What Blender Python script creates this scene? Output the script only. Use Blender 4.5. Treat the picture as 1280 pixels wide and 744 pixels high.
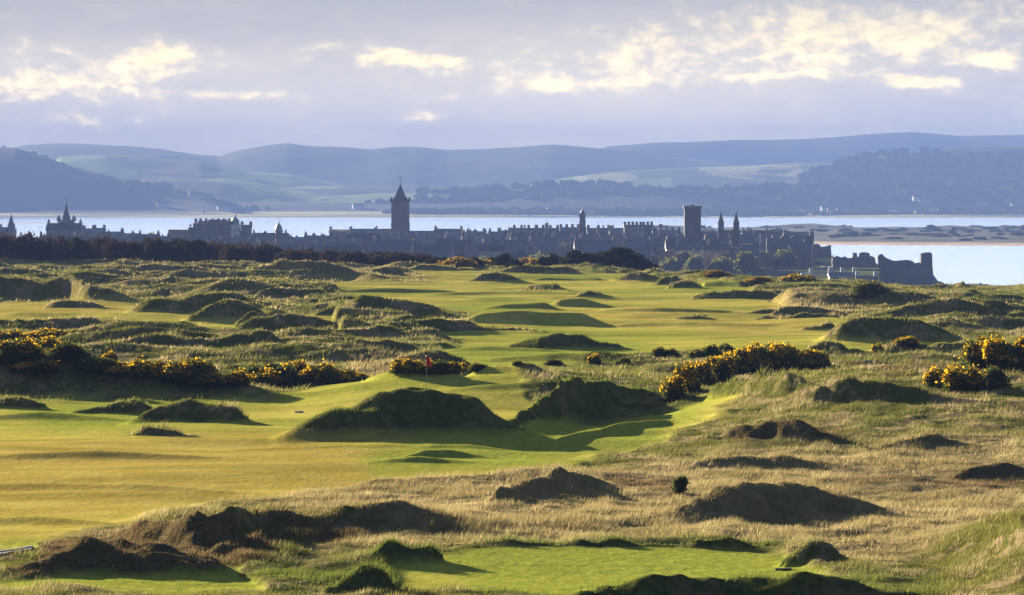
import bpy, bmesh, math, random
import numpy as np
from mathutils import Vector, Matrix

R = math.radians
for o in list(bpy.data.objects): bpy.data.objects.remove(o)
S = bpy.context.scene
COL = S.collection

# ------------------------------------------------------------------ camera, sky, sun, exposure
F = 5333.0          # focal length in pixels of the 1280 px wide photograph
EYE = 40.0          # eye height above the sea
HOR = 245.0         # pixel row of the horizon
SUN_EL, SUN_AZ = 11.8, -36.0      # degrees, azimuth from +Y, negative = left
cam = bpy.data.cameras.new('camera'); co = bpy.data.objects.new('camera', cam); COL.objects.link(co)
cam.sensor_width = 36; cam.lens = 36 * F / 1280
cam.clip_start = 1; cam.clip_end = 90000
cam.shift_y = (HOR - 372) / 1280
co.location = (0, 0, EYE); co.rotation_euler = (R(90), 0, 0)
S.camera = co
S.view_settings.view_transform = 'Standard'; S.view_settings.look = 'None'
S.view_settings.gamma = 1; S.view_settings.exposure = 2.52
S.cycles.use_denoising = True
S.cycles.max_bounces = 5; S.cycles.diffuse_bounces = 1; S.cycles.volume_bounces = 0
S.cycles.transparent_max_bounces = 4; S.cycles.transmission_bounces = 3; S.cycles.glossy_bounces = 2
S.cycles.use_fast_gi = False

sl = bpy.data.lights.new('sun', 'SUN'); so = bpy.data.objects.new('sun', sl); COL.objects.link(so)
sl.energy = 5.0; sl.angle = R(0.5); sl.color = (1.0, 0.87, 0.66)
sd = Vector((math.sin(R(SUN_AZ)) * math.cos(R(SUN_EL)), math.cos(R(SUN_AZ)) * math.cos(R(SUN_EL)), math.sin(R(SUN_EL))))
so.rotation_euler = sd.to_track_quat('Z', 'Y').to_euler()
so.location = sd * 300

class NT:
    """small helper to write node trees"""
    def __init__(s, tree): s.t = tree; s.n = tree.nodes; s.l = tree.links
    def node(s, typ, **kw):
        nd = s.n.new(typ)
        for k, v in kw.items(): setattr(nd, k, v)
        return nd
    def put(s, sock, v):
        if v is None: return
        if isinstance(v, bpy.types.NodeSocket): s.l.new(v, sock)
        elif isinstance(v, bpy.types.Node): s.l.new(v.outputs[0], sock)
        else:
            if hasattr(sock.default_value, '__len__') and not hasattr(v, '__len__'): v = [v] * len(sock.default_value)
            if hasattr(sock.default_value, '__len__') and len(sock.default_value) == 4 and len(v) == 3: v = list(v) + [1]
            sock.default_value = v
    def math(s, op, a, b=None, c=None, clamp=False):
        nd = s.node('ShaderNodeMath', operation=op, use_clamp=clamp)
        s.put(nd.inputs[0], a); s.put(nd.inputs[1], b); s.put(nd.inputs[2], c)
        return nd.outputs[0]
    def mix(s, f, a, b, blend='MIX'):
        nd = s.node('ShaderNodeMix', data_type='RGBA', blend_type=blend)
        s.put(nd.inputs[0], f); s.put(nd.inputs[6], a); s.put(nd.inputs[7], b)
        return nd.outputs[2]
    def ss(s, x, lo, hi):
        nd = s.node('ShaderNodeMapRange', interpolation_type='SMOOTHSTEP')
        s.put(nd.inputs[0], x); nd.inputs[1].default_value = lo; nd.inputs[2].default_value = hi
        return nd.outputs[0]
    def noise(s, vec, scale, detail=4, rough=.55, dist=0, typ=None):
        nd = s.node('ShaderNodeTexNoise')
        s.put(nd.inputs['Vector'], vec); nd.inputs['Scale'].default_value = scale
        nd.inputs['Detail'].default_value = detail; nd.inputs['Roughness'].default_value = rough
        nd.inputs['Distortion'].default_value = dist
        return nd.outputs[0]
    def vscale(s, vec, sc, loc=(0, 0, 0)):
        nd = s.node('ShaderNodeMapping'); s.put(nd.inputs[0], vec)
        nd.inputs['Scale'].default_value = sc; nd.inputs['Location'].default_value = loc
        return nd.outputs[0]
    def attr(s, name):
        nd = s.node('ShaderNodeAttribute', attribute_name=name); return nd.outputs['Fac']

# ---- the sky: Nishita behind a broken layer of lavender grey cloud with cream lit cumulus
W = bpy.data.worlds.new('World'); S.world = W; W.use_nodes = True
T = NT(W.node_tree); T.n.clear()
sky = T.node('ShaderNodeTexSky', sky_type='NISHITA', sun_disc=False, sun_elevation=R(SUN_EL), sun_rotation=R(SUN_AZ))
sky.air_density = 1.0; sky.dust_density = 1.0
bg1 = T.node('ShaderNodeBackground'); T.put(bg1.inputs[0], sky); bg1.inputs[1].default_value = .05
tc = T.node('ShaderNodeTexCoord').outputs['Generated']
sep = T.node('ShaderNodeSeparateXYZ'); T.put(sep.inputs[0], tc)
dx, dy, dz = sep.outputs
az = T.math('ARCTAN2', dx, dy); el = T.math('ARCSINE', dz)
comb = T.node('ShaderNodeCombineXYZ'); T.put(comb.inputs[0], az); T.put(comb.inputs[1], el)
dirv = comb.outputs[0]
def blob(x, y, rx, ry, k=1.0):
    """soft cloud centre given as azimuth / elevation of the photographed cloud"""
    a0, e0 = (x - 640) / F, (HOR - y) / F
    p = T.math('MULTIPLY', T.math('SUBTRACT', az, a0), F / rx)
    q = T.math('MULTIPLY', T.math('SUBTRACT', el, e0), F / ry)
    r2 = T.math('ADD', T.math('MULTIPLY', p, p), T.math('MULTIPLY', q, q))
    return T.math('MULTIPLY', T.math('EXPONENT', T.math('MULTIPLY', r2, -1.0)), k)
CLOUDS = [(60, 105, 130, 26, .95), (110, 148, 75, 13, .55), (50, 60, 110, 16, .45), (205, 72, 42, 26, .8), (285, 75, 60, 16, .4),
          (375, 74, 22, 8, .7), (405, 59, 30, 8, .55), (300, 120, 110, 8, .7), (495, 72, 42, 13, 1.05), (555, 77, 34, 8, .85),
          (527, 145, 28, 8, 1.05), (690, 108, 70, 12, .75), (640, 90, 120, 24, .3), (820, 60, 200, 40, .42), (1000, 50, 210, 40, .62), (1200, 45, 170, 36, .55),
          (945, 97, 60, 11, .6), (790, 104, 45, 12, .6), (1150, 103, 75, 10, .95), (1235, 76, 38, 11, .9), (1130, 15, 150, 22, .4), (1020, 92, 40, 6, .5), (560, 122, 40, 6, .35)]
tot = None
for c in CLOUDS:
    b = blob(*c); tot = b if tot is None else T.math('ADD', tot, b)
glow = T.math('ADD', blob(640, 150, 420, 150, .55), T.math('ADD', blob(1000, 60, 420, 90, .5), blob(60, 110, 330, 90, .3)))
n1 = T.noise(T.vscale(dirv, (50, 105, 1)), 1.0, 7, .6, .35)
n2 = T.noise(T.vscale(dirv, (170, 300, 1), (3, 7, 0)), 1.0, 7, .66, .35)
n3 = T.noise(T.vscale(dirv, (14, 60, 1), (1, 2, 0)), 1.0, 5, .55)
nn = T.math('ADD', T.math('MULTIPLY', n1, .5), T.math('MULTIPLY', n2, .5))
dens = T.math('ADD', T.math('MULTIPLY', tot, .55), T.math('MULTIPLY', T.math('SUBTRACT', nn, .5), 2.0))
cl = T.ss(dens, .20, .66)
cl2 = T.math('MULTIPLY', T.ss(T.math('ADD', T.math('MULTIPLY', tot, .5), T.math('MULTIPLY', T.math('SUBTRACT', nn, .5), 2.2)), -.15, .6), .45)
base = T.mix(T.ss(n3, .35, .65), (.071, .075, .088), (.096, .096, .102))
base = T.mix(T.math('MULTIPLY', glow, .8, clamp=True), base, (.150, .138, .122))
warm = T.ss(el, .034, .012)
c1 = T.mix(cl2, base, (.178, .158, .128))
c2 = T.mix(T.math('MULTIPLY', cl, .88), c1, T.mix(T.ss(n2, .35, .65), (.240, .200, .112), (.320, .268, .150)))
bg2 = T.node('ShaderNodeBackground'); T.put(bg2.inputs[0], c2); bg2.inputs[1].default_value = 1.0
# overcast is thickest low down, thins overhead
cover = T.math('ADD', T.math('MULTIPLY', T.ss(el, .7, .12), .45), .50)
c2 = T.mix(T.math('MULTIPLY', T.ss(el, .030, .046), .35), c2, (.075, .085, .112)); hi = T.ss(el, .06, .5)
front = T.mix(T.ss(el, .012, .05), (2.45, 2.24, 1.76), (1.08, 1.01, .84)); front = T.mix(T.ss(el, .05, .09), front, (8.6, 9.3, 9.8)); front = T.mix(T.ss(el, .13, .26), front, (.5, .54, .62))  # bright sky band above the view, added so the sea reflects lighter
back = T.mix(T.ss(el, .0, .2), (.32, .42, .62), (.12, .20, .35))
dim = T.mix(hi, T.mix(T.ss(dy, -.1, .75), back, front), (.12, .18, .30))
T.put(bg2.inputs[0], T.mix(1.0, c2, dim, 'MULTIPLY'))
ms = T.node('ShaderNodeMixShader'); T.put(ms.inputs[0], cover); T.put(ms.inputs[1], bg1.outputs[0]); T.put(ms.inputs[2], bg2.outputs[0])
wo = T.node('ShaderNodeOutputWorld'); T.put(wo.inputs[0], ms.outputs[0])

# ------------------------------------------------------------------ tagging helpers
def tag(o, label=None, cat=None, group=None, kind=None):
    if label: o['label'] = label
    if cat: o['category'] = cat
    if group: o['group'] = group
    if kind: o['kind'] = kind
    return o
def empty(name, loc=(0, 0, 0), rz=0, **k):
    o = bpy.data.objects.new(name, None); COL.objects.link(o); o.location = loc; o.rotation_euler = (0, 0, rz)
    return tag(o, **k)
def children(o): return [c for c in bpy.data.objects if c.parent == o]
KIDS = {}
def link(name, me, mat, parent=None, loc=(0, 0, 0), **k):
    o = bpy.data.objects.new(name, me); COL.objects.link(o); o.location = loc
    if mat and not me.materials: me.materials.append(mat)
    if parent: o.parent = parent; KIDS.setdefault(parent.name, []).append(o)
    return tag(o, **k)
def copy_tree(o, parent=None):
    c = o.copy(); COL.objects.link(c)
    if parent: c.parent = parent; KIDS.setdefault(parent.name, []).append(c)
    for ch in list(KIDS.get(o.name, [])): copy_tree(ch, c)
    return c

class MB:
    """collects faces of one mesh"""
    def __init__(s): s.v = []; s.f = []
    def add(s, vs, fs):
        b = len(s.v); s.v += [tuple(v) for v in vs]; s.f += [tuple(b + i for i in f) for f in fs]; return s
    def box(s, x0, x1, y0, y1, z0, z1, taper=0):
        t = taper
        return s.add([(x0, y0, z0), (x1, y0, z0), (x1, y1, z0), (x0, y1, z0), (x0 + t, y0 + t, z1), (x1 - t, y0 + t, z1), (x1 - t, y1 - t, z1), (x0 + t, y1 - t, z1)],
                     [(3, 2, 1, 0), (4, 5, 6, 7), (0, 1, 5, 4), (1, 2, 6, 5), (2, 3, 7, 6), (3, 0, 4, 7)])
    def gable(s, x0, x1, y0, y1, z0, z1, along='x'):
        if along == 'x':
            m = (y0 + y1) / 2
            vs = [(x0, y0, z0), (x1, y0, z0), (x1, y1, z0), (x0, y1, z0), (x0, m, z1), (x1, m, z1)]
        else:
            m = (x0 + x1) / 2
            vs = [(x1, y0, z0), (x1, y1, z0), (x0, y1, z0), (x0, y0, z0), (m, y0, z1), (m, y1, z1)]
        return s.add(vs, [(3, 2, 1, 0), (0, 1, 5, 4), (2, 3, 4, 5), (0, 4, 3), (1, 2, 5)])
    def cone(s, x, y, z0, z1, r0, r1=0.0, n=8, rot=None):
        rot = math.pi / n if rot is None else rot
        a = [rot + 2 * math.pi * i / n for i in range(n)]
        vs = [(x + r0 * math.cos(t), y + r0 * math.sin(t), z0) for t in a]
        if r1 > 0:
            vs += [(x + r1 * math.cos(t), y + r1 * math.sin(t), z1) for t in a]
            fs = [tuple(range(n - 1, -1, -1)), tuple(range(n, 2 * n))] + [(i, (i + 1) % n, n + (i + 1) % n, n + i) for i in range(n)]
        else:
            vs += [(x, y, z1)]; fs = [tuple(range(n - 1, -1, -1))] + [(i, (i + 1) % n, n) for i in range(n)]
        return s.add(vs, fs)
    def lathe(s, x, y, prof, n=16):
        vs = []
        for r, z in prof:
            for i in range(n):
                t = 2 * math.pi * i / n; vs.append((x + r * math.cos(t), y + r * math.sin(t), z))
        fs = [(k * n + i, k * n + (i + 1) % n, (k + 1) * n + (i + 1) % n, (k + 1) * n + i) for k in range(len(prof) - 1) for i in range(n)]
        fs += [tuple(range(n - 1, -1, -1)), tuple(range((len(prof) - 1) * n, len(prof) * n))]
        return s.add(vs, fs)
    def extrude(s, pts, y0, y1):
        """outline in x,z (anticlockwise seen from -y) given a thickness in y"""
        n = len(pts)
        vs = [(x, y0, z) for x, z in pts] + [(x, y1, z) for x, z in pts]
        return s.add(vs, [tuple(range(n)), tuple(range(2 * n - 1, n - 1, -1))] + [(i, n + i, n + (i + 1) % n, (i + 1) % n) for i in range(n)])
    def mesh(s, name='m'):
        me = bpy.data.meshes.new(name); me.from_pydata(s.v, [], s.f); me.update(); return me
    def build(s, name, mat, parent=None, loc=(0, 0, 0), **k): return link(name, s.mesh(name), mat, parent, loc, **k)

def np_mesh(name, V, Fc, attrs=None, smooth=False):
    me = bpy.data.meshes.new(name)
    k = Fc.shape[1]
    me.vertices.add(len(V)); me.vertices.foreach_set('co', V.astype(np.float32).ravel())
    me.loops.add(Fc.size); me.loops.foreach_set('vertex_index', Fc.astype(np.int32).ravel())
    me.polygons.add(len(Fc)); me.polygons.foreach_set('loop_start', np.arange(0, Fc.size, k, dtype=np.int32))
    me.update(calc_edges=True)
    me.polygons.foreach_set('use_smooth', np.full(len(Fc), smooth))
    for an, av in (attrs or {}).items():
        a = me.attributes.new(an, 'FLOAT', 'POINT'); a.data.foreach_set('value', av.astype(np.float32).ravel())
    return me

# ------------------------------------------------------------------ noise
def _h(ix, iy, s):
    n = (ix.astype(np.int64) * 374761393 + iy.astype(np.int64) * 668265263 + s * 974634777) & 0xFFFFFFFF
    n = ((n ^ (n >> 13)) * 1274126177) & 0xFFFFFFFF
    return ((n ^ (n >> 16)) & 0xFFFF) / 65535.0
def vn(x, y, s=0):
    ix = np.floor(x); iy = np.floor(y); fx = x - ix; fy = y - iy
    fx = fx * fx * (3 - 2 * fx); fy = fy * fy * (3 - 2 * fy)
    a = _h(ix, iy, s); b = _h(ix + 1, iy, s); c = _h(ix, iy + 1, s); d = _h(ix + 1, iy + 1, s)
    return (a + (b - a) * fx) * (1 - fy) + (c + (d - c) * fx) * fy - .5
def fbm(x, y, s=0, o=3):
    t = 0; a = 1.0
    for i in range(o): t = t + a * vn(x * 2 ** i + 17.3 * i, y * 2 ** i - 9.1 * i, s + i); a *= .5
    return t
def sm(t): t = np.clip(t, 0, 1); return t * t * (3 - 2 * t)

# ------------------------------------------------------------------ the links: heights
Z0 = 28.0
EDGE = ([-400, 0, 300, 500, 800, 1000, 1180, 1280, 1700], [700, 700, 705, 690, 640, 565, 535, 550, 580])
COAST = ([-600, 0, 850, 950, 1030, 1060, 1150, 1172, 1185, 1300, 1900], [3000, 3000, 2900, 2700, 2450, 2100, 1960, 1850, 1700, 1650, 1500])
def base0(X, Y):
    Ys = np.maximum(Y, 20.0); px = 640 + F * X / Ys
    e = np.interp(px, *EDGE)
    q = 1 - .85 * sm((px - 1040) / 90) * sm((Y - 430) / 80)
    z = Z0 - 19.5 * sm((Y - e) / 380.0) + q * .35 * fbm(X / 28, Y / 34, 5, 2) + q * .55 * fbm(X / 42, Y / 21, 6, 2) * sm((Y - 190) / 80)
    c = np.interp(px, *COAST)
    bay = sm((px - 1101) / 6) * sm((Y - 1500) / 60) * (1 - sm((Y - 1862) / 6)) * (Y < 1868)
    return z - 13.5 * np.maximum(sm((Y - c + 60) / 60.0), bay)

class Ridge:
    def __init__(s, pts, foot, Lf=None, Lb=None, kf=1.55, kb=2.6, kind='r', ground=base0, fade=.28, jit=.25, seed=0):
        """pts: crest (column, row) in the photograph; foot: row of the near foot. Solved once for a real crest distance and height."""
        pts = sorted(pts); xs0 = np.array([p[0] for p in pts], float); ys0 = np.array([p[1] for p in pts], float)
        if not Lf and ys0.mean() < 440 and np.isscalar(foot): ys0 = ys0 + .12 * (foot - ys0)
        w = xs0[-1] - xs0[0]; e = max(15.0, w * fade)
        if np.isscalar(foot): fy = np.full(len(pts), float(foot))
        else: fy = np.interp(xs0, [p[0] for p in foot], [p[1] for p in foot])
        px = np.linspace(xs0[0] - e, xs0[-1] + e, 72)
        yc = np.interp(px, xs0, ys0); yf = np.interp(px, xs0, fy)
        env = sm((px - (xs0[0] - e)) / (1.15 * e)) * sm(((xs0[-1] + e) - px) / (1.15 * e))
        hs, Ds = [], []
        for p, c, f in zip(px, yc, yf):
            D = hit_plane(p, f, ground); zb = float(ground(np.array([(p - 640) / F * D]), np.array([D]))[0])
            sl = (c - HOR) / F
            if Lf: Dc = D + Lf; h = EYE - sl * Dc - zb
            else: h = (EYE - zb - sl * D) / (1 + kf * sl); Dc = D + kf * h
            h = h if Lf else min(h, 1.2 * max(f - c, .5) * D / F); hs.append(max(h, 0.02)); Ds.append(Dc)
        h = np.array(hs) * env; D = np.array(Ds)
        k = np.array([1, 2, 3, 2, 1]) / 9.0
        D = np.convolve(np.pad(D, 2, 'edge'), k, 'valid'); h2 = np.convolve(np.pad(h, 2, 'edge'), k, 'valid')
        h = .5 * h + .5 * h2
        s.X = (px - 640) / F * D; o = np.argsort(s.X); s.X = s.X[o]; s.D = D[o]; s.h = h[o]
        hm = s.h.max(); L = .45 * hm + .55 * s.h
        s.Lf = np.full(72, Lf) if Lf else kf * L * 1.15
        s.Lb = np.full(72, Lb) if Lb else kb * L
        s.Lf0 = Lf; s.kind = kind; s.seed = seed; s.jit = 0 if Lf else jit; s.hm = hm
        s.bb = (s.X[0], s.X[-1], (s.D - 3.6 * s.Lf).min() - hm, (s.D + 3 * s.Lb).max() + hm)
    def add(s, X, Y):
        """heights at the points inside the bounding box: (index, height)"""
        i = np.nonzero((X > s.bb[0]) & (X < s.bb[1]) & (Y > s.bb[2]) & (Y < s.bb[3]))[0]
        if not len(i): return i, None
        x = X[i]; y = Y[i]
        D = np.interp(x, s.X, s.D); h = np.interp(x, s.X, s.h); Lf = np.interp(x, s.X, s.Lf); Lb = np.interp(x, s.X, s.Lb)
        if s.jit:
            D = D + vn(x / 3.1, np.full_like(x, s.seed * 3.7), 11) * s.jit * 1.6 * s.hm
            h = h * (1 + .20 * fbm(x / 3.0, y / 6.0, 12 + s.seed, 2))
        t = y - D
        p = np.where(t < 0, sm(1 + t / Lf), sm(1 - t / Lb))
        if s.Lf0: return i, h * p
        return i, h * (.80 * p ** 1.12 + .20 * np.exp(-(t / np.where(t < 0, 1.75 * Lf, 1.5 * Lb)) ** 2))

def hit_plane(px, py, ground, D0=60.0, D1=3200.0):
    D = np.exp(np.linspace(math.log(D0), math.log(D1), 1500))
    X = (px - 640) / F * D; z = ground(X, D); ray = EYE - (py - HOR) / F * D
    i = np.nonzero(z >= ray)[0]
    if not len(i): return D1
    i = i[0]
    if i == 0: return D[0]
    a = ray[i - 1] - z[i - 1]; b = ray[i] - z[i]
    return float(D[i - 1] + (D[i] - D[i - 1]) * a / (a - b))

BROAD = [Ridge([(600, 574), (660, 562), (740, 536), (830, 505), (930, 482), (1040, 468), (1150, 463), (1300, 462), (1500, 460)], [(600, 600), (1500, 600)], Lf=62, Lb=18, fade=.02),
         Ridge([(330, 500), (380, 494), (450, 482), (520, 476), (600, 473), (700, 470), (800, 474)], 520, Lf=22, Lb=30, fade=.15),
         Ridge([(1080, 742), (1200, 690), (1260, 655), (1400, 630), (1600, 620)], [(1080, 800), (1600, 800)], Lf=24, Lb=14, fade=.03),
         Ridge([(480, 684), (560, 681), (900, 681), (1000, 684), (1050, 690)], 830, Lf=44, Lb=3.0, fade=.03)]
def ground1(X, Y):
    z = base0(X, Y)
    for r in BROAD:
        i, h = r.add(X, Y)
        if len(i): z[i] += h
    return z

RL = [
 # upper left, far
 ([(0,311),(20,312),(60,312),(75,308),(90,306),(140,308),(160,316)], 329),
 ([(168,316),(190,311),(205,313),(222,321)], 323),
 ([(118,324),(130,318),(145,319),(168,329)], 332),
 ([(262,319),(290,311),(310,312),(328,321)], 324),
 ([(163,341),(175,331),(195,329),(215,332),(240,334),(285,341)], 345),
 ([(183,345),(200,340),(250,341),(280,343)], 348), ([(208,350),(225,342),(240,343),(256,349)], 351),
 ([(253,347),(262,342),(287,350)], 351), ([(288,336),(300,330),(325,332)], 341),
 ([(0,335),(30,336),(50,338),(64,346)], 347),
 ([(-30,342),(0,344),(30,344),(50,348),(95,346),(115,353),(140,363),(165,373)], 378),
 ([(80,343),(110,340),(155,344)], 347), ([(113,350),(150,348),(210,351),(228,357)], 358),
 ([(162,360),(200,356),(250,352),(290,351),(308,362)], 366),
 ([(183,374),(205,370),(240,366),(270,363),(300,366),(318,374)], 394),
 ([(242,394),(262,382),(275,377),(298,377),(322,384)], 401),
 ([(302,397),(312,389),(328,389),(342,405)], 408),
 ([(68,377),(85,374),(115,376),(138,385)], 388),
 ([(176,409),(200,404),(230,401),(248,406)], 414, 's'),
 ([(-20,402),(50,402),(90,399),(115,397),(132,408)], 413), ([(88,413),(105,408),(122,407),(138,421)], 430),
 ([(158,421),(175,416),(220,420),(280,421),(320,417),(348,426)], 441),
 ([(183,432),(200,424),(218,422),(232,430),(242,438)], 440),
 ([(-30,452),(0,454),(20,452),(35,447),(47,445),(60,452),(80,441),(98,437),(110,446),(130,454),(165,461),(200,466),(250,473),(300,480),(330,490)], 497),
 ([(252,495),(265,488),(290,486),(318,492)], 498, 's'),
 # middle, around the far fairways
 ([(318,331),(345,327),(375,324),(403,324),(430,333),(455,346)], 351),
 ([(455,341),(480,334),(495,335),(508,345)], 346), ([(300,352),(350,352),(370,349),(385,353),(398,360)], 362),
 ([(328,364),(350,360),(375,359),(400,361),(418,371)], 376), ([(403,373),(435,368),(452,370),(467,383)], 387),
 ([(316,378),(345,376),(360,382)], 384), ([(370,379),(395,375),(414,384)], 386),
 ([(316,396),(345,389),(362,388),(395,393),(420,402),(440,411)], 417), ([(403,389),(420,383),(438,381),(455,390),(467,395)], 395),
 ([(418,408),(440,400),(465,392),(485,391),(500,399),(512,408)], 410),
 ([(450,376),(505,375),(530,381),(550,384),(564,396)], 400, 's'), ([(475,392),(500,392),(518,401)], 403),
 ([(508,407),(530,399),(560,397),(590,399),(607,412)], 420), ([(383,421),(400,411),(420,409),(470,409),(520,412),(560,419),(578,425)], 427),
 ([(353,437),(375,428),(420,426),(480,425),(515,429),(537,441)], 450), ([(318,421),(335,417),(352,431)], 441),
 ([(488,456),(500,447),(530,440),(560,442),(582,451)], 462),
  ([(453,475),(480,466),(510,461),(535,461),(562,466)], 478, 's'),
 ([(583,467),(600,457),(620,454),(664,456)], 470, 's'), ([(598,418),(615,410),(640,407),(668,414)], 420),
 ([(602,386),(625,379),(640,377),(680,377),(699,387)], 390, 's'),
 ([(588,396),(605,390),(640,388),(700,387),(728,387),(745,397),(757,404)], 408, 's'),
 ([(633,433),(660,422),(682,422),(708,436)], 438), ([(670,422),(700,416),(725,420),(745,425),(760,427),(792,437)], 439),
 ([(483,329),(510,325),(562,328)], 334), ([(498,338),(530,331),(562,333)], 338), ([(585,351),(600,342),(620,337),(645,346)], 354),
 ([(636,333),(655,330),(690,334),(712,333),(728,342)], 343), ([(657,359),(670,354),(695,354),(714,363)], 365),
 ([(663,350),(680,346),(742,347)], 352, 's'), ([(773,346),(785,340),(800,339),(822,346)], 353), ([(818,354),(832,345),(845,345),(853,352)], 357),
 ([(843,353),(860,350),(877,358)], 361), ([(868,352),(900,348),(950,351),(962,358)], 360, 's'),
 ([(863,371),(880,363),(920,361),(960,362),(982,372)], 375), ([(713,371),(735,365),(757,369)], 372), ([(698,375),(730,373),(767,383)], 385, 's'),
 ([(853,396),(880,394),(898,400)], 401), ([(923,394),(945,387),(992,389)], 397), ([(938,401),(955,394),(975,397)], 402),
 # right, far
 ([(963,395),(975,385),(1000,381),(1040,385),(1067,395)], 398), ([(978,398),(1000,391),(1045,393)], 403),
 ([(1055,397),(1080,392),(1110,390),(1135,394),(1150,399),(1180,410),(1205,422)], 428),
 ([(1083,397),(1110,387),(1130,380),(1160,375),(1190,369),(1215,371),(1230,379),(1265,397)], 405),
 ([(1150,359),(1180,354),(1200,351),(1218,358)], 362), ([(1203,365),(1215,361),(1232,368)], 372), ([(1228,374),(1250,367),(1280,369)], 380),
 ([(1013,436),(1030,427),(1050,429),(1063,440)], 448), ([(1103,441),(1130,435),(1160,433),(1188,441)], 447), ([(1103,425),(1120,416),(1140,417),(1168,426)], 429),
 ([(970,374),(1000,371),(1040,369),(1062,374)], 377), ([(1010,361),(1045,356),(1068,363)], 366), ([(958,364),(985,358),(1012,363)], 367),
 ([(1240,396),(1262,386),(1300,384)], 400), ([(1180,386),(1205,380),(1230,385)], 388), ([(1100,372),(1130,367),(1150,372)], 375),
 ([(1010,410),(1035,405),(1060,410)], 414),
 # long soft folds of the fairways
 ([(-60,602),(60,599),(180,602),(300,611)], 614, 'f'), ([(330,560),(420,554),(540,551),(600,556)], 567, 'f'), ([(-40,524),(50,517),(130,523)], 529, 'f'), ([(20,571),(120,567),(230,572)], 577, 'f'),
 ([(-60,650),(40,645),(120,652)], 659, 'f'), ([(690,548),(770,534),(850,520)], [(690,558),(850,532)], 'f'), ([(780,404),(860,400),(950,404)], 410, 'f'), ([(560,436),(610,432),(680,436)], 442, 'f'), ([(620,448),(700,444),(790,448)], 454, 'f'),
 ([(400,362),(470,359),(560,362)], 367, 'f'), ([(560,366),(640,363),(720,366)], 371, 'f'), ([(760,386),(830,383),(900,386)], 391, 'f'), ([(20,390),(100,387),(200,392)], 397, 'f'), ([(580,486),(660,481),(720,484)], 490, 'f'),
 # nearer mounds
 ([(340,550),(360,538),(395,524),(430,511),(460,500),(480,490),(500,484),(540,486),(570,491),(600,499),(618,521)], 553, 'd'),
 ([(598,548),(620,536),(645,522),(670,505),(695,484),(715,475),(740,477),(775,485),(815,492)], [(598,550),(650,544),(700,530),(760,510),(815,502)], 'd'),
 ([(100,513),(140,503),(165,501),(188,509)], 520), ([(183,514),(210,500),(235,494),(265,499),(295,509),(315,527)], 534),
 ([(160,546),(178,532),(192,531),(215,537),(248,547)], 549), ([(-20,502),(20,497),(48,504)], 513),
 ([(495,574),(530,563),(560,562),(605,571)], 575, 's'), ([(515,563),(545,556),(590,555),(650,563)], 566, 's'), ([(470,579),(520,573),(580,579)], 582, 's'),
 ([(606,632),(625,616),(645,603),(664,597),(700,590),(735,596),(752,606)], [(606,633),(752,618)], 'b'),
 ([(140,674),(177,655),(213,647),(248,642),(277,642),(319,644),(355,646),(390,644),(425,640),(448,635),(483,629),(519,633),(547,642),(572,655)], [(140,676),(177,681),(248,695),(319,675),(425,667),(570,662)], 'b'),
 ([(25,712),(43,703),(70,692),(110,680),(150,674),(200,685),(250,696)], 724, 'B'),
 ([(252,694),(290,680),(318,677),(345,690)], 701, 'B'),
 ([(840,648),(861,624),(885,610),(917,601),(956,598),(999,601),(1034,612),(1063,621),(1105,638)], [(850,655),(1100,645)], 'b'),
 ([(852,592),(871,577),(921,566),(981,567),(1000,574)], 591), ([(898,549),(921,533),(956,529),(992,532),(1027,543),(1068,555)], 555, 'b'),
 ([(1092,560),(1134,551),(1169,543),(1206,557)], 560, 'b'), ([(1195,592),(1222,583),(1290,586)], 603, 'b'),
 ([(876,500),(895,485),(915,474),(960,469),(1000,474),(1024,482)], 500), ([(1015,487),(1060,477),(1110,482),(1150,491),(1195,506)], 508, 'b'),
 ([(985,696),(1010,683),(1040,689),(1060,706)], 708), ([(720,750),(760,737),(800,727),(850,721),(950,721),(1050,730),(1140,742)], 800, 'g'),
 ([(395,744),(420,725),(450,711),(480,719),(500,738)], 744, 'g'), ([(462,703),(490,687),(512,691),(540,690)], 707, 'g'),
 ([(590,684),(640,680),(700,677),(850,675),(975,677),(1000,683)], 686, 'g'),
 ([(1225,690),(1250,676),(1275,672),(1300,676)], 700, 'b'), ([(1228,664),(1250,649),(1275,642)], 668, 'b'),
]
RIDGES = []
for k, r in enumerate(RL):
    kd = r[2] if len(r) > 2 else 'r'
    RIDGES.append(Ridge(r[0], r[1], ground=ground1, kind=kd, seed=k, jit=.1 if kd in 'sf' else (.34 if r[0][0][1] > 480 else .2), kb=4.5 if kd == 'f' else 3.4 if kd == 's' else 2.6, kf={'s': 2.6, 'f': 5.5, 'B': 4.2, 'd': 2.1}.get(kd, 1.7)))

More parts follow.
